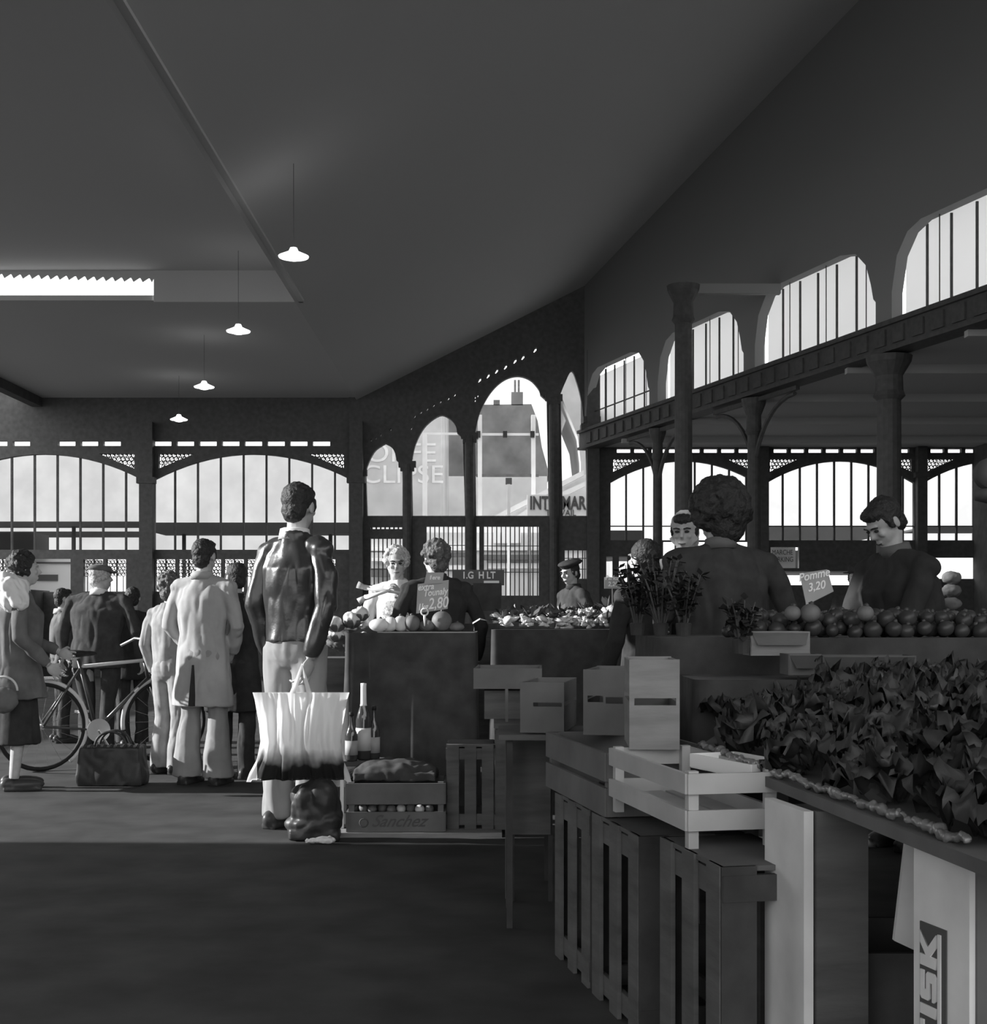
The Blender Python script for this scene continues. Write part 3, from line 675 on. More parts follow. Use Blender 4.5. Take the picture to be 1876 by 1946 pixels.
person('broad person in a dark suit and cap standing behind the bicycle', gx(184, 11.1), 11.1, 1.60, R_(-12), .08, R_(-40), 0, armL=((-.34, -.02, 1.12), (-.30, -.1, .86)), top='dcloth2', toplen=.80, hair='hairg', hat='cap', collar='white', width=1.5, belly=1.2)
person('dark figure half hidden right of the cap wearer by the bicycle', gx(252, 11.7), 11.7, 1.42, R_(20), .0, 0, 0, top='dcloth', toplen=.75, width=1.1)
person('person at the left edge in a pale shawl and dark skirt', gx(32, 8.85), 8.85, 1.58, R_(-70), .05, 0, 0, armL=((-.25, .05, 1.13), (-.14, .3, 1.02)), armR=((.25, .02, 1.13), (.2, .22, .93)), top='mcloth', toplen=.68, flare=.04, bottom='dcloth', skirt=.34, hair='hair', hstyle='curly', collar='white', belly=1.3)
person('short dark haired person glimpsed between shawl wearer and cap wearer', gx(117, 12.2), 12.2, 1.42, R_(-60), 0, 0, 0, top='mcloth', toplen=.8, collar='white')
person('person in a dark coat close beside the right of the pale coat', gx(446, 9.45), 9.45, 1.54, R_(-10), 0, R_(40), 0, top='dcloth', toplen=.55, flare=.03, bottom='dcloth2', width=1.15)
person('grey haired stallholder with spectacles raising a hand to the chin', gx(757, 10.4), 10.4, 1.69, R_(172), .05, R_(12), R_(8), armL=((-.27, .05, 1.13), (-.10, .27, 1.36)), armR=((.27, .02, 1.13), (.24, .30, 1.18)), top='white', toplen=.8, apron='patt', hair='hairg', hstyle='curly', eyes=True, bottom='dcloth')
person('curly haired person in a black coat behind the slate price board', gx(832, 9.3), 9.3, 1.68, R_(22), .06, R_(10), R_(6), top='dcloth', toplen=.6, flare=.03, hair='hairm', hstyle='curly', width=1.25, collar='dcloth2')
person('person in a dark beret and grey jacket behind the flower bunches', gx(1093, 12.8), 12.8, 1.70, R_(120), .05, R_(10), R_(12), top='dcloth2', toplen=.8, hat='beret', hair='hair', width=1.1, eyes=True, collar='dcloth')
person('big haired seller in a dark top seen from behind, largest figure on the right', gx(1376, 6.5), 6.5, 1.775, R_(12), .10, R_(25), R_(10), armR=((.37, .08, 1.17), (.40, .30, .98)), armL=((-.27, .12, 1.15), (-.2, .35, 1.1)), top='dcloth2', toplen=.8, hstyle='afro', hair='hair', collar='mcloth', width=1.3, belly=1.2)
person('person with a white headscarf and lit face peering past the big haired seller', gx(1303, 8.2), 8.2, 1.80, R_(168), .05, R_(-8), R_(8), top='mcloth', toplen=.8, hat='scarf', hstyle='short', eyes=True)
person('person in a dark coat with bowed head at the right-hand stall', gx(1735, 6.6), 6.6, 1.755, R_(112), .22, R_(0), R_(28), armL=((-.22, .22, 1.14), (-.12, .42, 1.08)), armR=((.25, .18, 1.14), (.16, .42, 1.08)), top='dcloth', toplen=.7, hair='hair', hstyle='short', width=1.25, belly=1.35, eyes=True, collar='mcloth')
person('dark long haired figure left of the headscarf, back of head only', gx(1228, 7.4), 7.4, 1.58, R_(40), .0, 0, 0, top='dcloth', toplen=.8, hstyle='long', width=1.1)
person('small distant figure in a brimmed hat between the stallholders', gx(1628, 13.5), 13.5, 1.66, R_(150), .0, 0, 0, top='dcloth', toplen=.8, hat='brim', width=1.1)
# shawl, spectacles, knife
b = MB(); b.tube([(gx(5, 8.7), 8.72, 1.40), (gx(30, 8.7), 8.68, 1.36), (gx(50, 8.7), 8.62, 1.22)], [.10, .12, .05], 12, .7); b.ell((gx(22, 8.7), 8.72, 1.30), (.10, .10, .12))
tag(organic(b, 'shawl', 'white', None, .01, 3, .012, (14, 14, 8)), 'bright white shawl over the shoulders of the figure at the left edge', 'shawl')
t = tag(empty('spectacles', (gx(755, 10.2), 10.27, 1.585)), 'spectacles on the grey haired stallholder', 'spectacles')
for s in (-1, 1): b = MB(); b.torus((s*.03, 0, 0), .022, .0014, 'y', 16, 6); b.build('rim', 'ink', t, True)

# white plastic carrier bag
zb = 6.82
t = empty('plastic_bag', P(572, 1485, zb)); o0 = Vector(t.location); tag(t, 'bulging white plastic carrier bag with dark lower half held by the tall person', 'bag')
def bagedge(v):    # v 0 top .. 1 bottom -> left, right px
    Lx = [(0, 480), (.08, 484), (.35, 492), (.55, 495), (.75, 488), (.9, 474), (1, 468)]; Rx = [(0, 664), (.08, 660), (.35, 652), (.55, 648), (.75, 652), (.9, 664), (1, 668)]
    def it(T):
        for (a, x), (c, y) in zip(T, T[1:]):
            if v <= c: return x+(y-x)*(v-a)/(c-a)
        return T[-1][1]
    return it(Lx), it(Rx)
nu, nv = 70, 46; vs = []; fs = []
for side in (0, 1):
    for j in range(nv+1):
        v = j/nv; l, r = bagedge(v); py = 1316+v*166
        for i in range(nu+1):
            u = i/nu; p = P(l+(r-l)*u, py+(4 if abs(u-.5) > .45 else 0)*v, zb)-o0
            env = (math.sin(PI*u)**.6)*(.018+.075*math.sin(PI*min(1, v*1.02)**1.4)**1.0)
            fold = .046*noise.noise(Vector((u*8+(u-.5)*v*2.5, v*1.1, side*5)))+.030*noise.noise(Vector((u*21-(u-.5)*v*4, v*1.8+3, side*7)))
            p.y += (-1 if side == 0 else 1)*(env+fold*math.sin(PI*u)*min(1, v*4+.3)*(1.6 if side == 0 else 1)); vs.append(p)
for side in (0, 1):
    off = side*(nu+1)*(nv+1)
    for j in range(nv):
        for i in range(nu):
            a = off+j*(nu+1)+i; q = (a, a+nu+1, a+nu+2, a+1); fs.append(q if side == 0 else tuple(reversed(q)))
for s_ in (0, nu):
    for j in range(nv):
        a = j*(nu+1)+s_; c = a+(nu+1)*(nv+1); q = (a, a+nu+1, c+nu+1, c); fs.append(q)
for i in range(nu): a = nv*(nu+1)+i; c = a+(nu+1)*(nv+1); fs.append((a, a+1, c+1, c))
b = MB(); b.add(vs, fs); b.build('bag_body', 'bag', t, True)
b = MB()
for xx, w_ in ((567, .012),):
    pts = [P(556, 1318, zb-.02), P(566, 1290, zb+.02), P(574, 1262, zb+.12), P(580, 1288, zb+.03), P(588, 1318, zb+.0)]
    b.tube([p-o0 for p in pts], [.02, .014, .010, .010, .014], 8, .5)
b.build('handle', 'bag', t, True)
# ================================================================== BICYCLE
a = P(78, 1200, 9.9); rz = math.atan2(.55, .80)
t = empty('bicycle', (a.x, 9.9, 0), rz); tag(t, 'dark bicycle with pale mudguards parked beside the broad cap wearer', 'bicycle')
WB = .97
for wx in (0, WB):
    b = MB(); b.torus((wx, 0, .335), .32, .017, 'y', 40, 8); wh = b.build('wheel', 'black', t, True)
    b = MB()
    for i in range(18): an = 2*PI*i/18; b.tube([(wx, .01*(-1)**i, .335), (wx+.31*math.cos(an), 0, .335+.31*math.sin(an))], .0014, 4)
    b.lathe([(.02, -.04), (.02, .04)], T=Matrix.Translation((wx, 0, .335)) @ Matrix.Rotation(PI/2, 4, 'X'), n=10); b.build('spokes', 'chrome', wh)
    b = MB(); b.torus((wx, 0, .335), .345, .018, 'y', 30, 8, (-.9 if wx == 0 else .2), PI*1.05); b.build('mudguard', 'bikel', t, True)
b = MB(); BB = (.42, 0, .29); ST = (.30, 0, .78); HT = (.80, 0, .82); HBt = (.83, 0, .68)
b.tube([ST, HT], .014, 8); b.build('top_tube', 'bikel', t, True)
b = MB(); b.tube([BB, HBt], .017, 8); b.tube([BB, (.28, 0, .84)], .015, 8); b.tube([HT, HBt], .018, 8)
for s in (-.05, .05): b.tube([BB, (0, s, .335)], .009, 6); b.tube([ST, (0, s, .335)], .009, 6); b.tube([(.84, s*.6, .66), (WB, s, .335)], .011, 6)
b.build('frame', 'bike', t, True)
b = MB(); b.tube([(.80, 0, .82), (.78, 0, .96), (.82, 0, .98)], .012, 8); b.tube([(.70, -.27, .93), (.80, -.22, .99), (.83, 0, .98), (.80, .22, .99), (.70, .27, .93)], .012, 8); b.tube([(.84, -.2, .96), (.84, -.1, .90), (.84, .05, .88)], .006, 6); b.build('handlebar', 'chrome', t, True)
b = MB(); b.ell((.91, 0, .86), (.05, .045, .045)); b.build('headlamp', 'chrome', t, True)
b = MB(); b.ell((.24, 0, .88), (.13, .08, .03)); b.ell((.34, 0, .88), (.09, .03, .022)); organic(b, 'saddle', 'black', t, .01, 2)
b = MB(); b.lathe([(.09, -.004), (.09, .004)], n=24, T=Matrix.Translation((.42, -.05, .29)) @ Matrix.Rotation(PI/2, 4, 'X')); b.tube([(.42, -.06, .29), (.50, -.07, .15)], .009, 6); b.box((.50, -.11, .15), (.09, .07, .02)); b.tube([(.42, .06, .29), (.34, .07, .43)], .009, 6); b.box((.34, .11, .43), (.09, .07, .02)); b.build('crank', 'chrome', t)
b = MB(); b.box((-.05, 0, .70), (.36, .14, .015)); b.tube([(0, .06, .335), (-.15, .07, .70)], .005, 6); b.tube([(0, -.06, .335), (-.15, -.07, .70)], .005, 6); b.build('rack', 'chrome', t)
# black shopping bag on the ground
t = empty('shopping_bag', (gx(215, 9.1), 9.1, 0)); tag(t, 'low black holdall standing on the floor before the bicycle', 'bag')
b = MB(); b.ring_loft([[Vector((sx*.225*f_, sy*.10, zz)) for sx, sy in ((-1, -1), (0, -1.15), (1, -1), (1.03, 0), (1, 1), (0, 1.15), (-1, 1), (-1.03, 0))] for zz, f_ in ((0, 1), (.05, 1.03), (.2, .93), (.27, .9))]); organic(b, 'bag_body', 'dbag', t, .012, 3, .008, (9, 9, 5))
b = MB()
for i in range(9): b.tube([(-.17+i*.045, -.09, .26), (-.16+i*.045, -.09, .285)], .012, 6)
b.build('rim', 'dcloth2', t, True)
b = MB()
for s in (-1, 1): b.torus((0, s*.06, .26), .11, .009, 'y', 16, 6, 0, PI)
b.build('handle', 'dbag', t, True)
t = empty('handbag', (gx(12, 8.6), 8.55, .62)); tag(t, 'small handbag with straps at the very left edge', 'bag')
b = MB(); b.ell((0, 0, .0), (.10, .05, .09)); organic(b, 'bag_body', 'mcloth', t, .01, 2, .006, (12, 12, 12)); b = MB(); b.torus((0, 0, .06), .09, .008, 'y', 16, 6, 0, PI); b.build('handle', 'lgrey', t, True)

# ================================================================== STALL FURNITURE
def crate(label, loc, rz, L, W_, H, m='wood', rows=((0, .10),), slots=None, posts=.03, wall=.012, group=None, base=True, post_over=0.0, cat='crate'):
    """crate with its near-left bottom corner at loc; L along local x, W_ along local y"""
    t = empty('wooden_crate', loc, rz); tag(t, label, cat, group)
    for nm, cx, cy, dx, dy in (('side_panel', L/2, 0, L, wall), ('side_panel', L/2, W_, L, wall), ('end_panel', 0, W_/2, wall, W_), ('end_panel', L, W_/2, wall, W_)):
        b = MB()
        for z0, z1 in rows: b.box((cx, cy, (z0+z1)/2), (dx+(.0 if dx > wall else 0), dy, z1-z0))
        b.build(nm, m, t)
    for px_ in (posts*.7, L-posts*.7):
        for py_ in (posts*.7, W_-posts*.7): b = MB(); b.box((px_, py_, (H+post_over)/2), (posts, posts, H+post_over)); b.build('corner_post', m, t)
    if base:
        b = MB()
        n = max(2, int(W_/.08))
        for i in range(n): b.box((L/2, (i+.5)*W_/n, rows[0][0]+.008), (L, W_/n*.85, .008))
        b.build('base_panel', m, t)
    return t
def slatted(label, loc, rz, L, W_, H, m='woodd', n=4, sw=.07, group=None):
    t = empty('wooden_crate', loc, rz); tag(t, label, 'crate', group)
    for nm, y in (('side_panel', 0), ('side_panel', W_)):
        b = MB()
        for i in range(n): b.box((sw/2+(L-sw)*i/(n-1), y, H/2), (sw, .012, H))
        for z in (.05, H-.05): b.box((L/2, y+(.012 if y == 0 else -.012), z), (L, .014, .06))
        b.build(nm, m, t)
    for nm, x in (('end_panel', 0), ('end_panel', L)):
        b = MB(); k_ = max(2, int(W_/.11))
        for i in range(k_): b.box((x, .04+(W_-.08)*i/(k_-1), H/2), (.012, sw, H))
        for z in (.05, H-.05): b.box((x, W_/2, z), (.016, W_, .06))
        b.build(nm, 'drape' if W_ < .31 and L > .3 else m, t)  # ends of the shallow crates coloured black to keep that side dark
    b = MB(); b.box((L/2, W_/2, H-.006), (L, W_, .012)); b.build('top_panel', m, t)
    return t
def table(label, x0, x1, y0, y1, h, m='woodd', cloth=None, name='trestle_table', th=.03, rz=0):
    t = empty(name, ((x0+x1)/2, (y0+y1)/2, 0), rz); tag(t, label, 'table'); w, d = x1-x0, y1-y0
    b = MB(); b.box((0, 0, h-th/2), (w, d, th)); b.build('tabletop', m, t)
    for sx in (-1, 1):
        for sy in (-1, 1): b = MB(); b.box((sx*(w/2-.06), sy*(d/2-.05), (h-th)/2), (.05, .05, h-th)); b.build('leg', m, t)
    return t
# --- foreground stall row runs away from the camera along x = SX(z)
def SX(z): return .21+.2*(4.53-z)
ang = math.atan2(-1, .2)          # direction of decreasing z along the front plane
def along(z0): return (SX(z0), z0)
# the front plane direction for crates whose long side faces the aisle
RZC = math.atan2(-1, .2)
# two tall slatted crates standing on end under the low crates
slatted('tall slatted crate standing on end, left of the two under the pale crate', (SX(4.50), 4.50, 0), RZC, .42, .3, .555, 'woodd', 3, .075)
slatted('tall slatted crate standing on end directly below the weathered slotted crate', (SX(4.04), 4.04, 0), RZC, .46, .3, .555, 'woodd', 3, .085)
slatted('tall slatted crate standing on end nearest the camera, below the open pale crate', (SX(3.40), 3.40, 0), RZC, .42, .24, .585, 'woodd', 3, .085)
crate('weathered grey crate with one long slot beside the dark table', (SX(4.63), 4.63, .56), RZC, .74, .36, .19, 'woodm', ((0, .085), (.105, .19)))
crate('pale open two-slat crate at the front of the row', (SX(3.86)-.0, 3.86, .585), RZC, .66, .24, .19, 'woodw', ((.045, .095), (.135, .185)), posts=.026)
b_ = bpy.data.objects
# upright narrow boxes along the second tier
def endbox(label, px0, px1, ptop, pbot, z, depth, m, slots, rz=0, wire=None):
    """box with a plain wooden end, cut by dark slots"""
    a = P(px0, pbot, z); c = P(px1, ptop, z); w, h = c.x-a.x, c.z-a.z
    t = empty('wooden_box', (a.x, z, a.z), rz); tag(t, label, 'box')
    hs = [[(s0*w, s1*h), (s2*w, s1*h), (s2*w, s3*h), (s0*w, s3*h)] for s0, s1, s2, s3 in slots]
    fill([[(0, 0), (w, 0), (w, h), (0, h)]]+hs, .012, 'end_panel', m, lambda u, v, w_: (u, w_, v), t)
    fill([[(0, 0), (w, 0), (w, h), (0, h)]], .012, 'end_panel', m, lambda u, v, w_: (u, depth+w_, v), t)
    b = MB(); b.box((.005, depth/2, h*.27), (.010, depth, h*.52)); b.box((.005, depth/2, h*.8), (.010, depth, h*.38)); b.build('side_panel', m, t)
    b = MB(); b.box((w-.005, depth/2, h*.27), (.010, depth, h*.52)); b.box((w-.005, depth/2, h*.8), (.010, depth, h*.38)); b.build('side_panel', m, t)
    b = MB(); b.box((w/2, depth/2, .006), (w-.02, depth, .010)); b.build('base_panel', m, t)
    return t
endbox('tall pale box with one wide dark slot standing behind the open pale crate', 1196, 1291, 1253, 1424, 3.86, .3, 'wood', [(.1, .49, .93, .57)], R_(-3))
endbox('grey box with two short slots left of the tall pale box', 1109, 1190, 1272, 1396, 4.45, .35, 'woodm', [(.1, .50, .47, .60), (.53, .48, .93, .58)], R_(-12))
endbox('grey box with slot and hanging loop above the dark table', 989, 1073, 1296, 1392, 4.9, .4, 'woodm', [(.3, .52, .95, .60)], R_(-10))
endbox('shallow grey box on a thin post at the left end of the row', 900, 1030, 1270, 1309, 5.5, .4, 'woodm', [], R_(-2))
# bench carrying the second tier
t = tag(empty('trestle_table', (.32, 5.06, 0)), 'dark low table carrying the upright grey boxes', 'table')
b = MB(); b.box((0, 0, .71), (.60, .42, .02)); b.build('tabletop', 'woodd', t)
for q in ((-.26, -.17), (.26, -.17), (-.26, .17), (.26, .17)): b = MB(); b.box((q[0], q[1], .35), (.022, .022, .70)); b.build('leg', 'drape', t)
t = tag(empty('flat_crate', (gx(990, 5.35), 5.55, .726)), 'dark flat crate under the shallow box at the left end of the row', 'crate')
b = MB(); b.box((-.02, .12, .06), (.26, .26, .12)); b.build('crate_body', 'woodd', t)
# dark table panel and leg
t = tag(empty('plank_table', (gx(990, 5.35), 5.35, 0)), 'dark narrow table with a hanging side board and thin front leg', 'table')
b = MB(); b.box((.02, .22, .715), (.26, .5, .02)); b.build('tabletop', 'woodd', t)
b = MB(); b.box((.03, -.02, .49), (.18, .015, .43)); b.build('side_board', 'woodd', t)
for q in ((-.035, 0), (.12, 0), (-.035, .42), (.12, .42)): b = MB(); b.box((q[0], q[1], .355), (.018, .018, .71)); b.build('leg', 'drape', t)
t = tag(empty('thin_post', (gx(963, 5.4), 5.4, 0)), 'thin upright stick holding up the shallow box at the left end', 'post')
b = MB(); b.box((0, 0, .43), (.012, .012, .86)); b.build('stick', 'woodm', t)
# --- nearest stall table with two whitewashed board legs
t = tag(empty('stall_table', (1.4, 3.3, 0)), 'nearest market table with whitewashed board legs, covered in leafy greens', 'table')
def tb(p): return (p[0]-1.4, p[1]-3.3, p[2])
E0 = Vector((.60, 3.92, 0)); E1 = Vector((.79, 2.22, 0))
b = MB(); pts = [(.60, 3.92), (.79, 2.1), (3.4, 2.1), (3.4, 4.52), (.78, 4.52)]
b.add([tb((x, y, .735)) for x, y in pts]+[tb((x, y, .76)) for x, y in pts], [(4, 3, 2, 1, 0), (5, 6, 7, 8, 9)]+[(i, (i+1) % 5, 5+(i+1) % 5, 5+i) for i in range(5)]); b.build('tabletop', 'woodm', t)
# whitewashed board legs turned along the table edge
z = 3.08; a = P(1462, 1486, z); c = P(1537, 1500, 2.86)
dv = Vector((c.x-a.x, c.y-a.y, 0)); ra = math.atan2(dv.y, dv.x); Rz = Matrix.Rotation(ra, 3, 'Z'); mid = Vector(((a.x+c.x)/2, (a.y+c.y)/2, .365))
b = MB(); b.box(tb(mid), (dv.length, .022, .73), Rz); b.build('leg', 'woodl', t)
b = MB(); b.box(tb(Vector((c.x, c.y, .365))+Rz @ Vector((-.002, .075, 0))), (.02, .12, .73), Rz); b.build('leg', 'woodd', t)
for q in ((3.3, 4.4), (3.3, 2.3), (.95, 4.4)): b = MB(); b.box(tb((q[0], q[1], .365)), (.06, .06, .73)); b.build('leg', 'woodm', t)
b = MB(); b.box(tb((1.5, 3.4, .45)), (.02, 1.6, .3)); b.build('side_board', 'drape', t)
# box end with big printed lettering
a = P(1743, 1605, 2.52); c = P(1849, 1640, 2.35); dv = Vector((c.x-a.x, c.y-a.y, 0)); wv = dv.length
t = tag(empty('produce_box', (a.x, a.y, 0), math.atan2(dv.y, dv.x)), 'tall pale box with large pale capitals on a dark panel, right front', 'box')
b = MB(); b.box((wv/2, 0, .365), (wv, .014, .73)); b.build('end_panel', 'woodl', t)
b = MB(); b.box((wv, .13, .36), (.012, .25, .71)); b.build('side_panel', 'woodm', t); b = MB(); b.box((0, .13, .36), (.012, .25, .71)); b.build('side_panel', 'woodm', t); b = MB(); b.box((wv/2, .13, .715), (wv, .25, .012)); b.build('top_panel', 'woodm', t)
zt = CH-(1748-HY)*2.5/F
fp = lambda u, v, w_: (u, -.0085+w_, v)
fill([[(wv*.14, zt), (wv*.62, zt), (wv*.62, .02), (wv*.14, .02)]], .003, 'printed_panel', 'inkg', fp, t)
fill([[(wv*.49, zt-.012), (wv*.54, zt-.012), (wv*.54, .03), (wv*.49, .03)]], .004, 'printed_line', 'woodl', lambda u, v, w_: (u, -.011+w_, v), t)
def letter(polys, y0, wd):
    for pl in polys:
        fill([[(wv*.46-v_*wv*.29, y0+u_*wd) for u_, v_ in pl]], .004, 'lettering', 'woodl', lambda u, v, w_: (u, -.011+w_, v), t)
lt = {'F': [[(0, 0), (.34, 0), (.34, .34), (.78, .34), (.78, .58), (.34, .58), (.34, .76), (.98, .76), (.98, 1), (0, 1)]],
      'I': [[(0, 0), (1, 0), (1, 1), (0, 1)]],
      'S': [[(.1, 0), (.9, 0), (1, .1), (1, .52), (.9, .62), (.36, .62), (.36, .76), (1, .76), (1, 1), (.1, 1), (0, .9), (0, .48), (.1, .38), (.64, .38), (.64, .24), (0, .24), (0, .1)]],
      'K': [[(0, 0), (.34, 0), (.34, .36), (.66, 0), (1.05, 0), (.6, .5), (1.05, 1), (.68, 1), (.34, .64), (.34, 1), (0, 1)]]}
yy = zt-.018
for ch_, wd in (('K', .062), ('S', .054), ('I', .020), ('F', .056)): yy -= wd; letter(lt[ch_], yy, wd); yy -= .009
# tilted pale board next to it
z = 2.75; q = [P(1722, 1600, z), P(1747, 1600, z), P(1747, 1810, z), P(1700, 1788, z)]
b = MB(); b.add([tuple(p) for p in q]+[(p.x, p.y+.015, p.z) for p in q], [(3, 2, 1, 0), (4, 5, 6, 7), (0, 1, 5, 4), (1, 2, 6, 5), (2, 3, 7, 6), (3, 0, 4, 7)])
tag(b.build('loose_board', 'woodl'), 'short pale board leaning behind the lettered box', 'board')
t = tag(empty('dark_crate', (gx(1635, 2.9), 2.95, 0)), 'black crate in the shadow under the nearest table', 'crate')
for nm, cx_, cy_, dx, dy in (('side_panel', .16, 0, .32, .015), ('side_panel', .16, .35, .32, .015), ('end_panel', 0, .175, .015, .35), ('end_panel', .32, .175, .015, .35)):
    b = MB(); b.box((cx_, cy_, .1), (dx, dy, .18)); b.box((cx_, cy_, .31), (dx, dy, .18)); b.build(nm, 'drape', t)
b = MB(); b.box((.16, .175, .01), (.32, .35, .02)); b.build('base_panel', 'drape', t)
# pale tray at the stall edge
t = tag(empty('polystyrene_tray', P(1370, 1462, 3.55), R_(-68)), 'small white tray poking out from under the greens', 'tray')
b = MB(); b.box((.06, .03, -.0), (.30, .14, .006)); b.build('tray_base', 'sign', t)
b = MB()
for y_ in (-.04, .10): b.box((.06, y_, .018), (.30, .006, .036))
for x_ in (-.09, .21): b.box((x_, .03, .018), (.006, .14, .036))
b.build('rim', 'sign', t)
b = MB(); pts = []
for i in range(60):
    q = i/59; x_ = E0.x+(E1.x-E0.x)*q; y_ = E0.y+(E1.y-E0.y)*q
    pts.append((x_+.01*noise.noise(Vector((i*.6, 0, 0)))+.012, y_, .775+.018*noise.noise(Vector((i*.45, 3, 0)))))
b.tube(pts, [.008+.009*abs(noise.noise(Vector((i*.7, 7, 1)))) for i in range(60)], 8)
o = organic(b, 'plastic_wrap', 'foil', None, .005, 1, .006, (30, 30, 30)); tag(o, 'crumpled clear wrap along the front edge of the nearest table', 'wrap')
del o

# ---- leafy greens heaped on the nearest table
def leafhead(seed, n=11, r=.105, up=.05, ruff=.035):
    st = random.getstate(); random.seed(seed); b = MB()
    for i in range(n):
        an = 2*PI*i/n*2.4+random.uniform(-.3, .3); ring = i/n; L = r*random.uniform(.8, 1.25)*(1-.35*ring); wd = L*random.uniform(.95, 1.3); el = .15+1.0*ring
        nu_, nv_ = 8, 8; vs = []; fs = []
        for a_ in range(nu_+1):
            u = a_/nu_
            for c_ in range(nv_+1):
                v = c_/nv_-.5; ww = wd*math.sin(PI*(.10+.76*u))**.7
                rr_ = L*u*(1-.42*(2*v)**2*u); hh = math.sin(el)*rr_+up*math.sin(u*2.6)*(.6)
                crk = ruff*noise.noise(Vector((u*4+seed, v*5+i, i*2.7)))*(.4+u)+.012*noise.noise(Vector((u*11+seed, v*13+i, i*2.7)))
                lx = rr_*math.cos(el); ly = v*ww
                vs.append((lx*math.cos(an)-ly*math.sin(an), lx*math.sin(an)+ly*math.cos(an), hh+crk-abs(v)*.02))
        for a_ in range(nu_):
            for c_ in range(nv_): q = a_*(nv_+1)+c_; fs.append((q, q+1, q+nv_+2, q+nv_+1))
        b.add(vs, fs)
    b.ell((0, 0, .03), (.035, .035, .035), None, 8, 6)
    random.setstate(st); return b
heads = []
for i in range(4):
    me = leafhead(11+i).mesh('leafy_green', True); heads.append(me)
k_ = 0; st = random.getstate(); random.seed(21)
for iz in range(15):
    y_ = 2.25+iz*.165
    xe = E0.x+(E1.x-E0.x)*((3.92-y_)/1.7) if y_ < 3.95 else .72
    for ix in range(11):
        x_ = xe+.13+ix*.17+random.uniform(-.04, .04)
        if x_ > (1.0*y_*.375+.35): continue
        h_ = .765+.14*min(1, (x_-xe)/.55)*min(1, (y_-1.9)/1.3)
        o = link('leafy_green', heads[k_ % 4], 'leafm' if k_ % 5 == 0 else 'leaf'); o.location = (x_, y_+random.uniform(-.04, .04), h_); o.rotation_euler = (random.uniform(-.5, .5), random.uniform(-.5, .5), random.uniform(0, 6.28)); sc = random.uniform(.85, 1.25); o.scale = (sc, sc, sc)
        tag(o, 'dark crinkled leafy green in the heap on the nearest table', 'vegetable', 'leafy greens heaped on the nearest table'); k_ += 1
random.setstate(st)

# ================================================================== THE LIT STALL IN THE MIDDLE
def draped(label, x0, x1, y0, y1, h, low=.02):
    t = tag(empty('stall_counter', ((x0+x1)/2, (y0+y1)/2, 0)), label, 'table'); w, d = x1-x0, y1-y0
    b = MB(); b.box((0, 0, h-.015), (w, d, .03)); b.build('tabletop', 'woodd', t)
    for sx in (-1, 1):
        for sy in (-1, 1): b = MB(); b.box((sx*(w/2-.08), sy*(d/2-.08), (h-.03)/2), (.05, .05, h-.03)); b.build('leg', 'woodd', t)
    vs = []; fs = []; per = []
    N = 60
    for i in range(N): per.append((-w/2+w*i/N, -d/2, 0, -1))
    for i in range(40): per.append((w/2, -d/2+d*i/40, 1, 0))
    for i in range(N): per.append((w/2-w*i/N, d/2, 0, 1))
    for i in range(40): per.append((-w/2, d/2-d*i/40, -1, 0))
    n = len(per); rows = 7
    for j in range(rows):
        v = j/(rows-1)
        for i, (x, y, nx, ny) in enumerate(per):
            o_ = .015+.035*v*(.5+noise.noise(Vector((i*.22, v*.8, x0))))
            vs.append((x+nx*o_, y+ny*o_, h+.005-(h-low)*v))
    for j in range(rows-1):
        for i in range(n): k = (i+1) % n; fs.append((j*n+i, (j+1)*n+i, (j+1)*n+k, j*n+k))
    b = MB(); b.add(vs, fs); b.build('cloth', 'drape', t, True)
    return t
draped('counter hung with a black cloth behind the bottles, squashes on top', -.86, -.12, 7.75, 8.75, 1.06)
draped('long dark counter carrying the bunches of pale vegetables', 0.0, 1.0, 8.95, 9.7, 1.07)
draped('dark counter with apples in front of the big haired seller', .66, 2.9, 5.15, 5.98, 1.07, .55)
# squashes on the draped counter
def blob(name, c, r, m, label, cat, group, seed=0, ribs=0, rz=0, stem=True):
    o = MB(); n, k_ = 20, 12; vs = [(0, 0, -r[2])]; 
    for i in range(1, k_):
        th = PI*i/k_
        for j in range(n):
            a = 2*PI*j/n; f = 1+(.07*abs(math.cos(a*ribs/2)) if ribs else 0)+.06*noise.noise(Vector((math.cos(a)*1.5+seed, math.sin(a)*1.5, th)))
            vs.append((r[0]*f*math.sin(th)*math.cos(a), r[1]*f*math.sin(th)*math.sin(a), -r[2]*math.cos(th)))
    vs.append((0, 0, r[2]*.93)); e = len(vs)-1; fs = []
    for j in range(n):
        q = (j+1) % n; fs.append((0, 1+q, 1+j)); fs.append((e, e-n+j, e-n+q))
        for i in range(k_-2): a = 1+i*n; fs.append((a+j, a+q, a+n+q, a+n+j))
    o.add(vs, fs); ob = o.build(name, m, None, True); ob.location = c; ob.rotation_euler = (0, 0, rz)
    if stem: s_ = MB(); s_.tube([(0, 0, r[2]*.9), (.01, 0, r[2]*1.15)], [.012, .008], 6); s_.build('stem', 'leafm', ob, True)
    return tag(ob, label, cat, group)
zq = 7.9
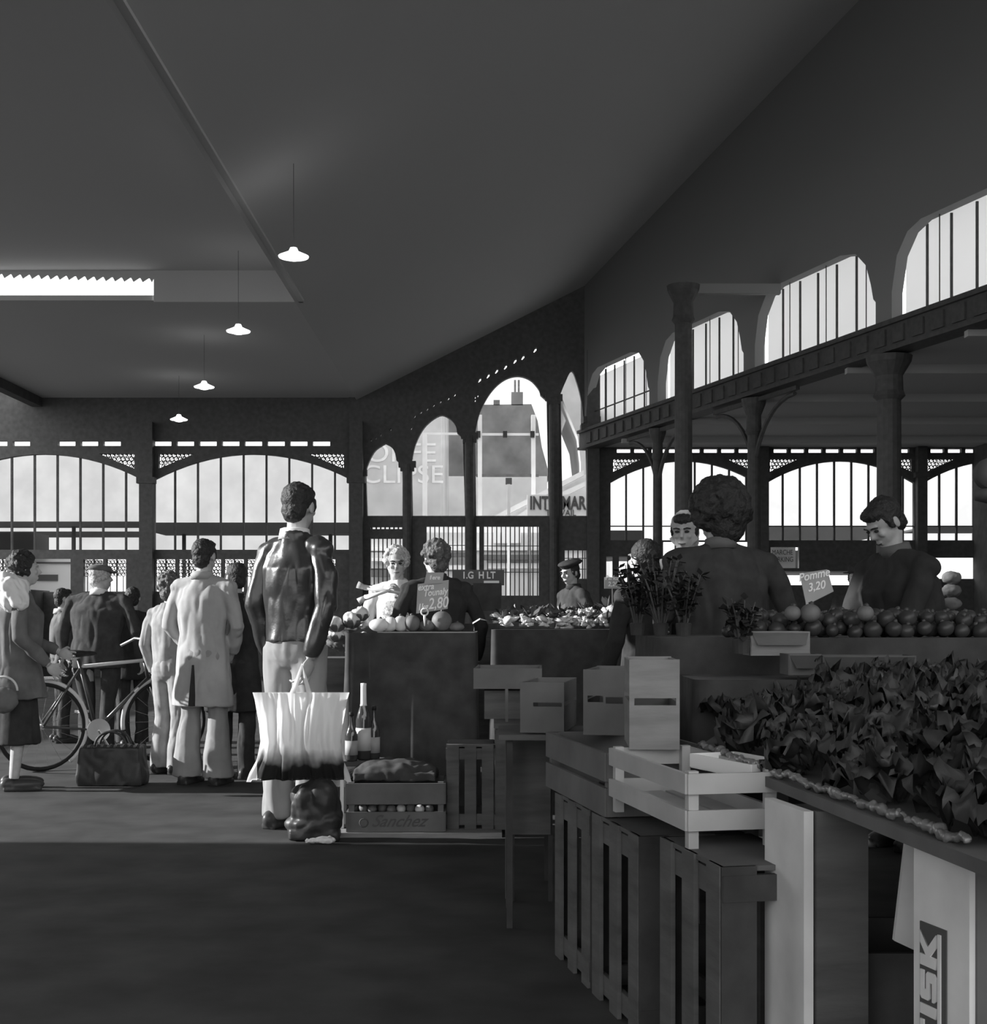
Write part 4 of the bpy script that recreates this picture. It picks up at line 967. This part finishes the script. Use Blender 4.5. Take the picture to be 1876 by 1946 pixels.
for i, (px, r_, m, lb) in enumerate(((722, (.062, .05, .04), 'veg', 'pale oblong squash lit by the sun at the left end of the row'), (742, (.035, .045, .045), 'veg', 'small bright round squash, second from the left in the row'), (762, (.034, .045, .048), 'veg', 'pale squash, third from the left in the row'),
        (784, (.045, .05, .050), 'pump', 'grey ribbed squash left of the price board pin'), (812, (.04, .05, .035), 'pump', 'low grey squash directly under the ring clip'), (840, (.062, .06, .062), 'pump', 'large rounded dark squash below the price board'), (868, (.045, .05, .028), 'pump', 'flat grey squash at the right end of the row'))):
    blob('squash', (gx(px, zq), zq, 1.07+r_[2]), r_, m, lb, 'squash', None, i, 8, i)
# price board with ring clip
t = tag(empty('price_board', P(820, 1165, 7.84)), 'grey slate price board with chalk writing and a smaller card above', 'sign'); o0 = Vector(t.location)
zz = 7.84
def q2(pts): return [((P(x, y, zz)-o0).x, (P(x, y, zz)-o0).z) for x, y in pts]
fq = lambda u, v, w_: (u, w_, v)
fill([q2([(794, 1110), (853, 1102), (851, 1157), (791, 1166)])], .008, 'board', 'slate', fq, t)
fill([q2([(811, 1088), (844, 1088), (841, 1108), (806, 1111)])], .006, 'small_card', 'slate', lambda u, v, w_: (u, -.01+w_, v), t)
def chalkw(body, px, py, size, sx, sh=.3): 
    p = P(px, py, zz)-o0; return text(body, size, 'chalk_writing', 'chalk', facing((p.x, -.009, p.z), 0, R_(6)), t, .001, sh, sx, .0012)
chalkw('extra', 809, 1116, .050, .9); chalkw('Tounaly', 827, 1126, .056, .8); chalkw('1kg', 803, 1154, .055, .8); chalkw('2,80', 832, 1147, .092, .75)
p = P(826, 1098, zz)-o0; text('1ere', .035, 'chalk_writing', 'chalk', facing((p.x, -.015, p.z)), t, .001, .2, 1, .0008)
t2 = tag(empty('ring_clip', P(807, 1163, 7.80)), 'white ring clip on a pin holding the slate price board', 'clip')
b = MB(); b.torus((0, 0, 0), .020, .0045, 'y', 20, 8); b.build('ring', 'sign', t2, True); b = MB(); b.tube([(0, 0, -.02), (0, 0, -.045), (.001, 0, -.085)], [.008, .007, .002], 8); b.build('pin', 'sign', t2, True)
# pale cauliflowers and paper on the low box left of the counter
t = tag(empty('wooden_box', (gx(641, 8.2), 8.25, 0)), 'dark upright box carrying cauliflowers left of the black cloth', 'box')
for nm, c_, d_ in (('side_panel', (0, -.17, .45), (.22, .012, .9)), ('side_panel', (0, .17, .45), (.22, .012, .9)), ('end_panel', (-.11, 0, .45), (.012, .34, .9)), ('end_panel', (.11, 0, .45), (.012, .34, .9)), ('top_panel', (0, 0, .90), (.23, .36, .012))):
    b = MB(); b.box(c_, d_); b.build(nm, 'woodd', t)
def cauli(c, r, m='veg', lb='', g=None, seed=1):
    b = MB(); st = random.getstate(); random.seed(seed)
    b.ell((0, 0, 0), (r, r, r*.8))
    for i in range(36):
        v = Vector((random.gauss(0, 1), random.gauss(0, 1), abs(random.gauss(0, 1)))).normalized(); b.ell(v*r*.9, r*.26, None, 8, 6)
    o = organic(b, 'cauliflower', m, None, .007, 1); o.location = c; tag(o, lb, 'vegetable', g)
    b = MB()
    for i in range(7):
        a = 2*PI*i/7+.2; d = Vector((math.cos(a), math.sin(a), 0)); e = Vector((-d.y, d.x, 0)); vs = []
        for u in range(5):
            for v in (-1, 0, 1): vs.append(d*(r*.5+r*.65*math.sin(u*.5))+e*v*r*.4*math.sin(.5+u*.5)+Vector((0, 0, -r*.8+u*r*.22)))
        b.add(vs, [(u*3+v, u*3+v+1, u*3+v+4, u*3+v+3) for u in range(4) for v in range(2)])
    b.build('outer_leaf', 'leafm', o, True); random.setstate(st); return o
cs = [(638, 1188, .052, 'pale cauliflower at the left of the lit heap beside the tall person'), (640, 1208, .05, 'bright round cauliflower at the lower left of the lit heap'), (655, 1212, .05, 'bright cauliflower in the middle front of the lit heap'), (668, 1180, .055, 'grey wrapped cauliflower in the middle of the lit heap'), (684, 1168, .05, 'cauliflower topmost in the lit heap below the raised sleeve'), (690, 1215, .045, 'white cauliflower on the slope beside the black cloth'), (670, 1236, .035, 'smallest white cauliflower lowest on the slope')]
for i, (px, py, r_, lb) in enumerate(cs): cauli(P(px, py, 8.1+.03*(i % 3)), r_, 'veg', lb, None, i+3)
b = MB(); b.ell(P(672, 1206, 8.28), (.16, .14, .06)); b.ell(P(664, 1222, 8.2), (.15, .12, .05)); tag(organic(b, 'straw_bed', 'woodd', None, .01, 2, .01, (20, 20, 20)), 'dark straw under the cauliflowers on the upright box', 'straw', None, 'stuff')
t = tag(empty('paper_bag', P(663, 1250, 8.0)), 'small pale paper cone hanging at the side of the counter', 'bag')
b = MB(); b.lathe([(.006, -.06), (.022, .03), (.024, .034)], n=10); b.build('cone', 'white', t, True)
# thin pale leeks held over the heap by the stallholder
for i, (a_, c_, lb) in enumerate((((692, 1116), (768, 1128), 'long white leek lying across the stallholder arm'), ((694, 1136), (742, 1122), 'shorter white leek crossing under the long one'))):
    p, q = P(a_[0], a_[1], 9.95), P(c_[0], c_[1], 9.9)
    t = tag(empty('leek', p), lb, 'vegetable'); b = MB(); b.tube([Vector((0, 0, 0)), (q-p)*.5, q-p], [.022, .014, .010], 10); b.build('stalk', 'white', t, True)
    b = MB(); b.tube([Vector((0, 0, 0)), Vector((-.05, 0, .02 if i == 0 else -.03))], [.020, .028], 10); b.build('leaf_end', 'leafl', t, True)
# bunches of pale vegetables
def bunch(seed):
    st = random.getstate(); random.seed(seed); b1, b2 = MB(), MB()
    for i in range(9):
        a = random.uniform(0, 6.28); r = random.uniform(0, .03); p = Vector((r*math.cos(a), r*math.sin(a)-.02, .025+random.uniform(0, .03))); q = p+Vector((random.uniform(-.02, .02), -.05, random.uniform(-.02, .03)))
        b1.tube([p, (p+q)/2, q], [.014, .013, .003], 7)
    for i in range(12):
        a = random.uniform(-1, 1); L = random.uniform(.05, .11); d = Vector((math.sin(a)*.8, random.uniform(-.3, .6), random.uniform(.2, 1))).normalized(); e = d.cross(Vector((0, 0, 1))).normalized()*random.uniform(.010, .022)
        p = Vector((0, .0, .04)); m_ = p+d*L*.6; q = p+d*L+Vector((0, 0, -.015))
        b2.add([p, m_-e, q, m_+e], [(0, 1, 2, 3)])
    random.setstate(st); return b1, b2
st = random.getstate(); random.seed(5)
protos = []
for i in range(3):
    x_, y_ = bunch(50+i); protos.append((x_.mesh('roots', True), y_.mesh('leaves', True)))
k_ = 0
for row in range(3):
    for i in range(15):
        px = 955+i*15+random.uniform(-5, 5); z_ = 9.0+row*.22+random.uniform(-.04, .04)
        t = empty('vegetable_bunch', (gx(px, z_), z_, 1.075+.02*row+ (.05 if i > 8 and row == 1 else 0)), random.uniform(-1.2, 1.2)); s_ = random.uniform(.9, 1.35); t.scale = (s_, s_, s_)
        tag(t, 'tied bunch of pale roots with leaves on the long dark counter', 'vegetable', 'tied bunches on the long dark counter')
        link('roots', protos[k_ % 3][0], 'veg' if k_ % 3 else 'leafl', t); link('leaves', protos[k_ % 3][1], 'leafm', t); k_ += 1
random.setstate(st)
t = tag(empty('leek', P(1122, 1187, 9.02)), 'thick white leek slanting over the right end of the bunches', 'vegetable')
b = MB(); b.tube([(0, 0, 0), (.07, 0, .045), (.13, 0, .08)], [.010, .02, .028], 10); b.build('stalk', 'white', t, True); b = MB(); b.tube([(.13, 0, .08), (.17, .01, .10)], [.03, .036], 8); b.build('leaf_end', 'leafl', t, True)
t = tag(empty('paper_sheet', P(912, 1183, 8.98)), 'crumpled white paper at the left end of the long dark counter', 'paper')
b = MB(); b.add([(-.05, 0, -.01), (.0, -.02, .02), (.06, 0, .012), (.06, .06, .01), (0, .05, .03), (-.05, .06, .0)], [(0, 1, 4, 5), (1, 2, 3, 4)]); b.build('sheet', 'sign', t)
# scale with lettered head and dark boards behind it
t = tag(empty('market_scale', (gx(905, 10.3), 10.3, 0)), 'dark market scale with a lit display strip on a stand behind the counter', 'scale')
b = MB(); b.box((0, 0, .5), (.22, .25, 1.0)); b.build('stand', 'woodd', t); b = MB(); b.box((0, 0, 1.06), (.34, .26, .10)); b.build('scale_base', 'iron', t)
b = MB(); b.tube([(.0, .05, 1.1), (.0, .05, 1.45)], .025, 8); b.build('scale_pillar', 'iron', t)
b = MB(); b.box((.02, .05, 1.47), (.40, .09, .12)); b.build('scale_head', 'awn', t)
text('1.G  H LT', .075, 'lettering', 'sign', facing((.02, 0.0, 1.485)), t, .002, 0, .85, .002)
b = MB(); b.box((.12, .002, 1.435), (.12, .004, .018)); b.build('display_strip', 'sign', t)
t = tag(empty('blackboard', (gx(926, 9.9), 9.9, 0)), 'plain blackboard seen from behind left of the middle grille', 'board')
b = MB(); b.box((0, 0, 1.31), (.21, .02, .21)); b.build('board', 'drape', t)
for sx in (-1, 1): b = MB(); b.tube([(sx*.09, .0, 1.22), (sx*.10, .0, 0)], .012, 6); b.build('leg', 'woodd', t)
t = tag(empty('name_card', (gx(1165, 11.5), 11.5, 0)), 'small two-line name card right of the bunches', 'sign')
b = MB(); b.box((0, 0, 1.46), (.15, .01, .10)); b.build('card', 'slate', t); b = MB(); b.tube([(0, .01, 1.41), (0, .01, 0)], .008, 6); b.build('stand', 'iron', t)
text('Parkus\n2,20', .055, 'lettering', 'chalk', facing((0, -.006, 1.475)), t, .001, .1, .9, .001)

# ================================================================== CRATES BY THE TALL PERSON
zf = 6.92
b = MB(); b.box((gx(761, 7.0)+.03, 7.4, .012), (1.02, 1.0, .024)); tag(b.build('floor_board', 'mcloth'), 'pale grey board on the floor under the lettered crate', 'board'); bpy.data.objects['floor_board'].data.materials[0] = M['wood']
# lettered crate
x0 = gx(660, zf); Wd = gx(845, zf)-x0
t = crate('low crate with script lettering on its lower slat beside the plastic bag', (x0, zf, .026), R_(1.5), Wd, .32, .26, 'woodm', ((0, .105), (.145, .255)))
T_ = facing((Wd*.52, -.0075, .055), 0, R_(0))
text('Sanchez', .088, 'lettering', 'inkg', T_, t, .001, .55, 1.0, .001)
b = MB(); b.torus((Wd*.17, -.0075, .05), .022, .004, 'y', 16, 4); b.build('printed_ring', 'inkg', t)
st = random.getstate(); random.seed(9)
for i in range(9):
    px = 672+i*18
    o = blob('onion', (gx(px, 7.03), 7.03+random.uniform(-.01, .04), .105+.026), (.026, .026, .024), 'veg' if i in (5, 7) else 'pump', 'onion glimpsed between the slats of the lettered crate', 'onion', 'onions inside the lettered crate', i, 0, 0, False)
random.setstate(st)
b = MB(); b.ell((gx(752, 7.1), 7.1, .335), (.23, .13, .06)); b.box((gx(752, 7.1), 7.1, .31), (.44, .26, .05)); tag(organic(b, 'folded_sacking', 'drape', None, .01, 3, .01, (10, 10, 14)), 'dark folded sacking heaped on top of the lettered crate', 'sacking')
# bottles on a dark crate
t = tag(empty('bottle_stand', (gx(690, 7.5), 7.5, .024)), 'dark low box the bottles stand on behind the plastic bag', 'box')
b = MB(); b.box((0, 0, .162), (.26, .2, .32)); b.box((0, -.101, .25), (.24, .004, .05)); b.build('box_body', 'woodd', t)
def bottle(px, h, r, z_, lb, cap):
    t = tag(empty('bottle', (gx(px, z_), z_, .348)), lb, 'bottle', None)
    b = MB(); b.lathe([(r*.9, 0), (r, .01), (r, h*.52), (r*.75, h*.62), (r*.36, h*.74), (r*.33, h*.97), (r*.36, h)], n=18); b.build('glass', 'bott', t, True)
    b = MB(); b.lathe([(r*1.01, h*.12), (r*1.01, h*.42)], n=18); b.build('bottle_label', 'lgrey' if cap else 'slate', t, True)
    b = MB(); b.lathe([(r*.56, h*.66), (r*.40, h*.74), (r*.37, h*.96), (r*.40, h*1.005), (.002, h*1.01)] if cap else [(r*.38, h*.93), (r*.38, h*1.01)], n=14); b.build('foil_cap', 'foilcap' if cap else 'black', t, True)
bottle(691, .43, .044, 7.48, 'tall bottle with white foil neck behind the plastic bag', True)
bottle(668, .27, .036, 7.42, 'short dark bottle left of the foil-necked bottle, nearest the bag', False)
bottle(711, .30, .034, 7.50, 'dark bottle right of the foil-necked bottle', False)
# upright slatted crates
x0 = gx(850, 7.0); slatted('upright slatted crate right of the lettered crate', (x0, 7.02, .026), 0, gx(938, 7.0)-x0, .3, .45, 'woodd', 3, .062)
x0 = gx(943, 7.0); slatted('taller slatted crate at the right end of the floor board', (x0, 7.0, .026), 0, .16, .3, .53, 'woodd', 2, .06)
x0 = gx(624, 7.05); slatted('narrow slatted crate with sunlit edges behind the dark sack', (x0, 7.06, .026), R_(-8), .085, .26, .30, 'woodw', 2, .02)
b = MB(); c_ = P(598, 1530, 6.80)
for dx, dz, rx, rz_ in ((0, -.03, .13, .11), (.03, .03, .10, .12), (-.04, .02, .09, .10), (.0, -.10, .15, .06), (.08, -.08, .07, .06)): b.ell((c_.x+dx, 6.82, c_.z+dz), (rx, .08, rz_))
b.box((c_.x, 6.82, .03), (.26, .12, .05))
tag(organic(b, 'sack', 'dbag', None, .009, 2, .012, (9, 9, 6)), 'dark crumpled sack on the floor below the plastic bag', 'sack')
b = MB(); b.ell((gx(618, 6.72), 6.70, .022), (.06, .03, .018)); b.ell((gx(595, 6.72), 6.70, .018), (.02, .03, .014)); b.ell((gx(585, 6.72), 6.70, .016), (.012, .028, .012)); tag(organic(b, 'rag', 'white', None, .005, 1, .004, (30, 30, 30)), 'small pale rag on the floor at the foot of the dark sack', 'rag')

# ================================================================== RIGHT-HAND COUNTER
apm = []
for i in range(2):
    o = blob('apple', (0, 0, 0), (.036, .036, .033), 'apple', 'x', 'apple', None, i*3, 0, 0, True); apm.append(o)
st = random.getstate(); random.seed(12); k_ = 0
for lay in range(2):
    for row in range(5-lay):
        for i in range(18-lay*3):
            x_ = gx(1405, 5.3)+(i+lay)*.074+random.uniform(-.014, .014)+.036*(row % 2); y_ = 5.24+row*.075+lay*.04; z_ = 1.072+.034+lay*.045+random.uniform(-.012, .008)
            if k_ < 2: o = apm[k_]
            else:
                o = copy_tree(apm[k_ % 2])
            o.location = (x_, y_, z_); o.rotation_euler = (random.uniform(-.6, .6), random.uniform(-.6, .6), random.uniform(0, 6)); s_ = random.uniform(.7, 1.05); o.scale = (s_, s_, s_)
            tag(o, 'dark apple in the long mound on the right-hand counter', 'apple', 'apples mounded on the right-hand counter'); k_ += 1
for px, py, lb in ((1512, 1168, 'apple coloured pale as if lit, left front of the mound'), (1546, 1162, 'largest apple coloured pale as if lit, front of the mound'), (1652, 1172, 'apple coloured pale as if lit, near the bowed person')):
    p = P(px, py, 5.12); r0 = .036 if px != 1546 else .044
    blob('apple', (p.x, 5.17, 1.17), (r0*.9, r0*.9, r0*.85), 'pump', lb, 'apple', None, px, 0, 0, True)  # pale colour stands in for light falling on these apples
random.setstate(st)
# slate card
t = tag(empty('price_card', P(1547, 1112, 5.75)), 'tilted grey slate card with faint chalk in front of the bowed person', 'sign'); o0 = Vector(t.location); zz = 5.75
fill([q2([(1520, 1090), (1572, 1082), (1584, 1124), (1532, 1150)])], .008, 'board', 'slate', fq, t)
p = P(1548, 1104, zz)-o0; text('Pomme\n3,20', .05, 'chalk_writing', 'chalk', facing((p.x, -.007, p.z), 0, R_(12)), t, .001, .3, .9, .001)
b = MB(); b.tube([(0, .012, -.05), (0, .02, -.20)], .005, 6); b.build('pin', 'iron', t)
# leafy herb bunches standing dark between the seller and the bunches
def herb(seed, h):
    st = random.getstate(); random.seed(seed); b1, b2 = MB(), MB()
    for i in range(16):
        a = random.uniform(0, 6.28); sp = random.uniform(.2, .5); L = h*random.uniform(.7, 1.05); q = Vector((math.cos(a)*sp*L*.8, math.sin(a)*sp*L*.8, L)); m_ = q*.5+Vector((0, 0, L*.08))
        b1.tube([Vector((0, 0, 0)), m_, q], [.005, .004, .002], 5)
        for k in range(14):
            t_ = random.uniform(.3, 1); c = (m_*2*t_ if t_ < .5 else m_+(q-m_)*(t_*2-1)); d = Vector((random.gauss(0, 1), random.gauss(0, 1), random.gauss(.2, .7))).normalized(); e = d.cross(Vector((.2, .1, 1))).normalized()*random.uniform(.010, .02); l_ = random.uniform(.03, .055)
            b2.add([c, c+d*l_*.5-e, c+d*l_, c+d*l_*.5+e], [(0, 1, 2, 3)])
    random.setstate(st); return b1, b2
for i, (px, z_, zb_, h_, lb) in enumerate(((1205, 6.0, 1.02, .30, 'tall dark herb bunch nearest the pale vegetable bunches'), (1248, 5.9, 1.02, .34, 'tall dark herb bunch in the middle of the three'), (1290, 5.8, 1.02, .26, 'dark herb bunch close beside the big haired seller'), (1395, 5.0, .97, .20, 'leafy bunch hanging over the grey carton'))):
    t = tag(empty('herb_bunch', (gx(px, z_), z_-.15, zb_+.05 if px > 1300 else 1.075)), lb, 'plant'); b1, b2 = herb(70+i, h_); b1.build('stems', 'leafm', t); b2.build('leaves', 'leaf', t)
    bb_ = MB(); bb_.lathe([(.03, 0), (.035, .05), (.03, .055)], n=12); bb_.build('tie', 'dcloth2', t)
# cartons on the near side of that counter
def carton(label, px0, px1, py0, py1, z_, d, m, rz=0):
    a = P(px0, py1, z_); c = P(px1, py0, z_); w, h = c.x-a.x, c.z-a.z; t = tag(empty('carton', (a.x, z_, a.z), rz), label, 'box')
    for nm, cc, dd in (('front_panel', (w/2, 0, h/2), (w, .006, h)), ('back_panel', (w/2, d, h/2), (w, .006, h)), ('side_panel', (0, d/2, h/2), (.006, d, h)), ('side_panel', (w, d/2, h/2), (.006, d, h)), ('base_panel', (w/2, d/2, .003), (w, d, .006))):
        b = MB(); b.box(cc, dd); b.build(nm, m, t)
    b = MB(); b.add([(0, 0, h), (w, 0, h), (w-.02, -.03, h-.05), (.02, -.03, h-.05)], [(0, 1, 2, 3), (3, 2, 1, 0)]); b.build('flap', m, t)
    return t
draped('low dark counter between the greens and the apples', .72, 2.9, 4.62, 5.05, .93, .5) 
carton('grey carton lying under the leafy bunch before the apples', 1428, 1538, 1200, 1246, 4.85, .15, 'wood')
carton('dim carton right of and below the grey one', 1500, 1560, 1243, 1283, 4.68, .14, 'woodm')
carton('long dim carton behind the heap of greens', 1565, 1740, 1246, 1283, 4.68, .14, 'woodd')
t = tag(empty('bag_stack', (gx(1832, 7.4), 7.6, 0)), 'pale paper bags stacked at the far right behind the bowed person', 'bag')
for i in range(4): b = MB(); b.ell((0, 0, 1.16+i*.075), (.06, .05, .04)); organic(b, 'paper_bag', 'mcloth', t, .008, 2, .005, (20, 20, 20))
b = MB(); b.box((0, 0, .56), (.3, .3, 1.12)); b.build('box_body', 'woodd', t)
# hanging scale at the right edge
t = tag(empty('hanging_scale', P(1884, 900, 5.0)), 'round dark hanging scale cut by the right edge of the picture', 'scale')
b = MB(); b.lathe([(.002, -.03), (.06, -.03), (.062, .03), (.002, .03)], n=24, T=Matrix.Rotation(PI/2, 4, 'X')); b.build('dial', 'iron', t, True)
b = MB(); b.lathe([(.01, -.115), (.06, -.10), (.065, -.07), (.05, -.06)], n=20); b.build('pan', 'iron', t, True)
b = MB(); b.tube([(0, 0, .05), (0, 0, 5.9)], .005, 6); b.build('cord', 'iron', t)
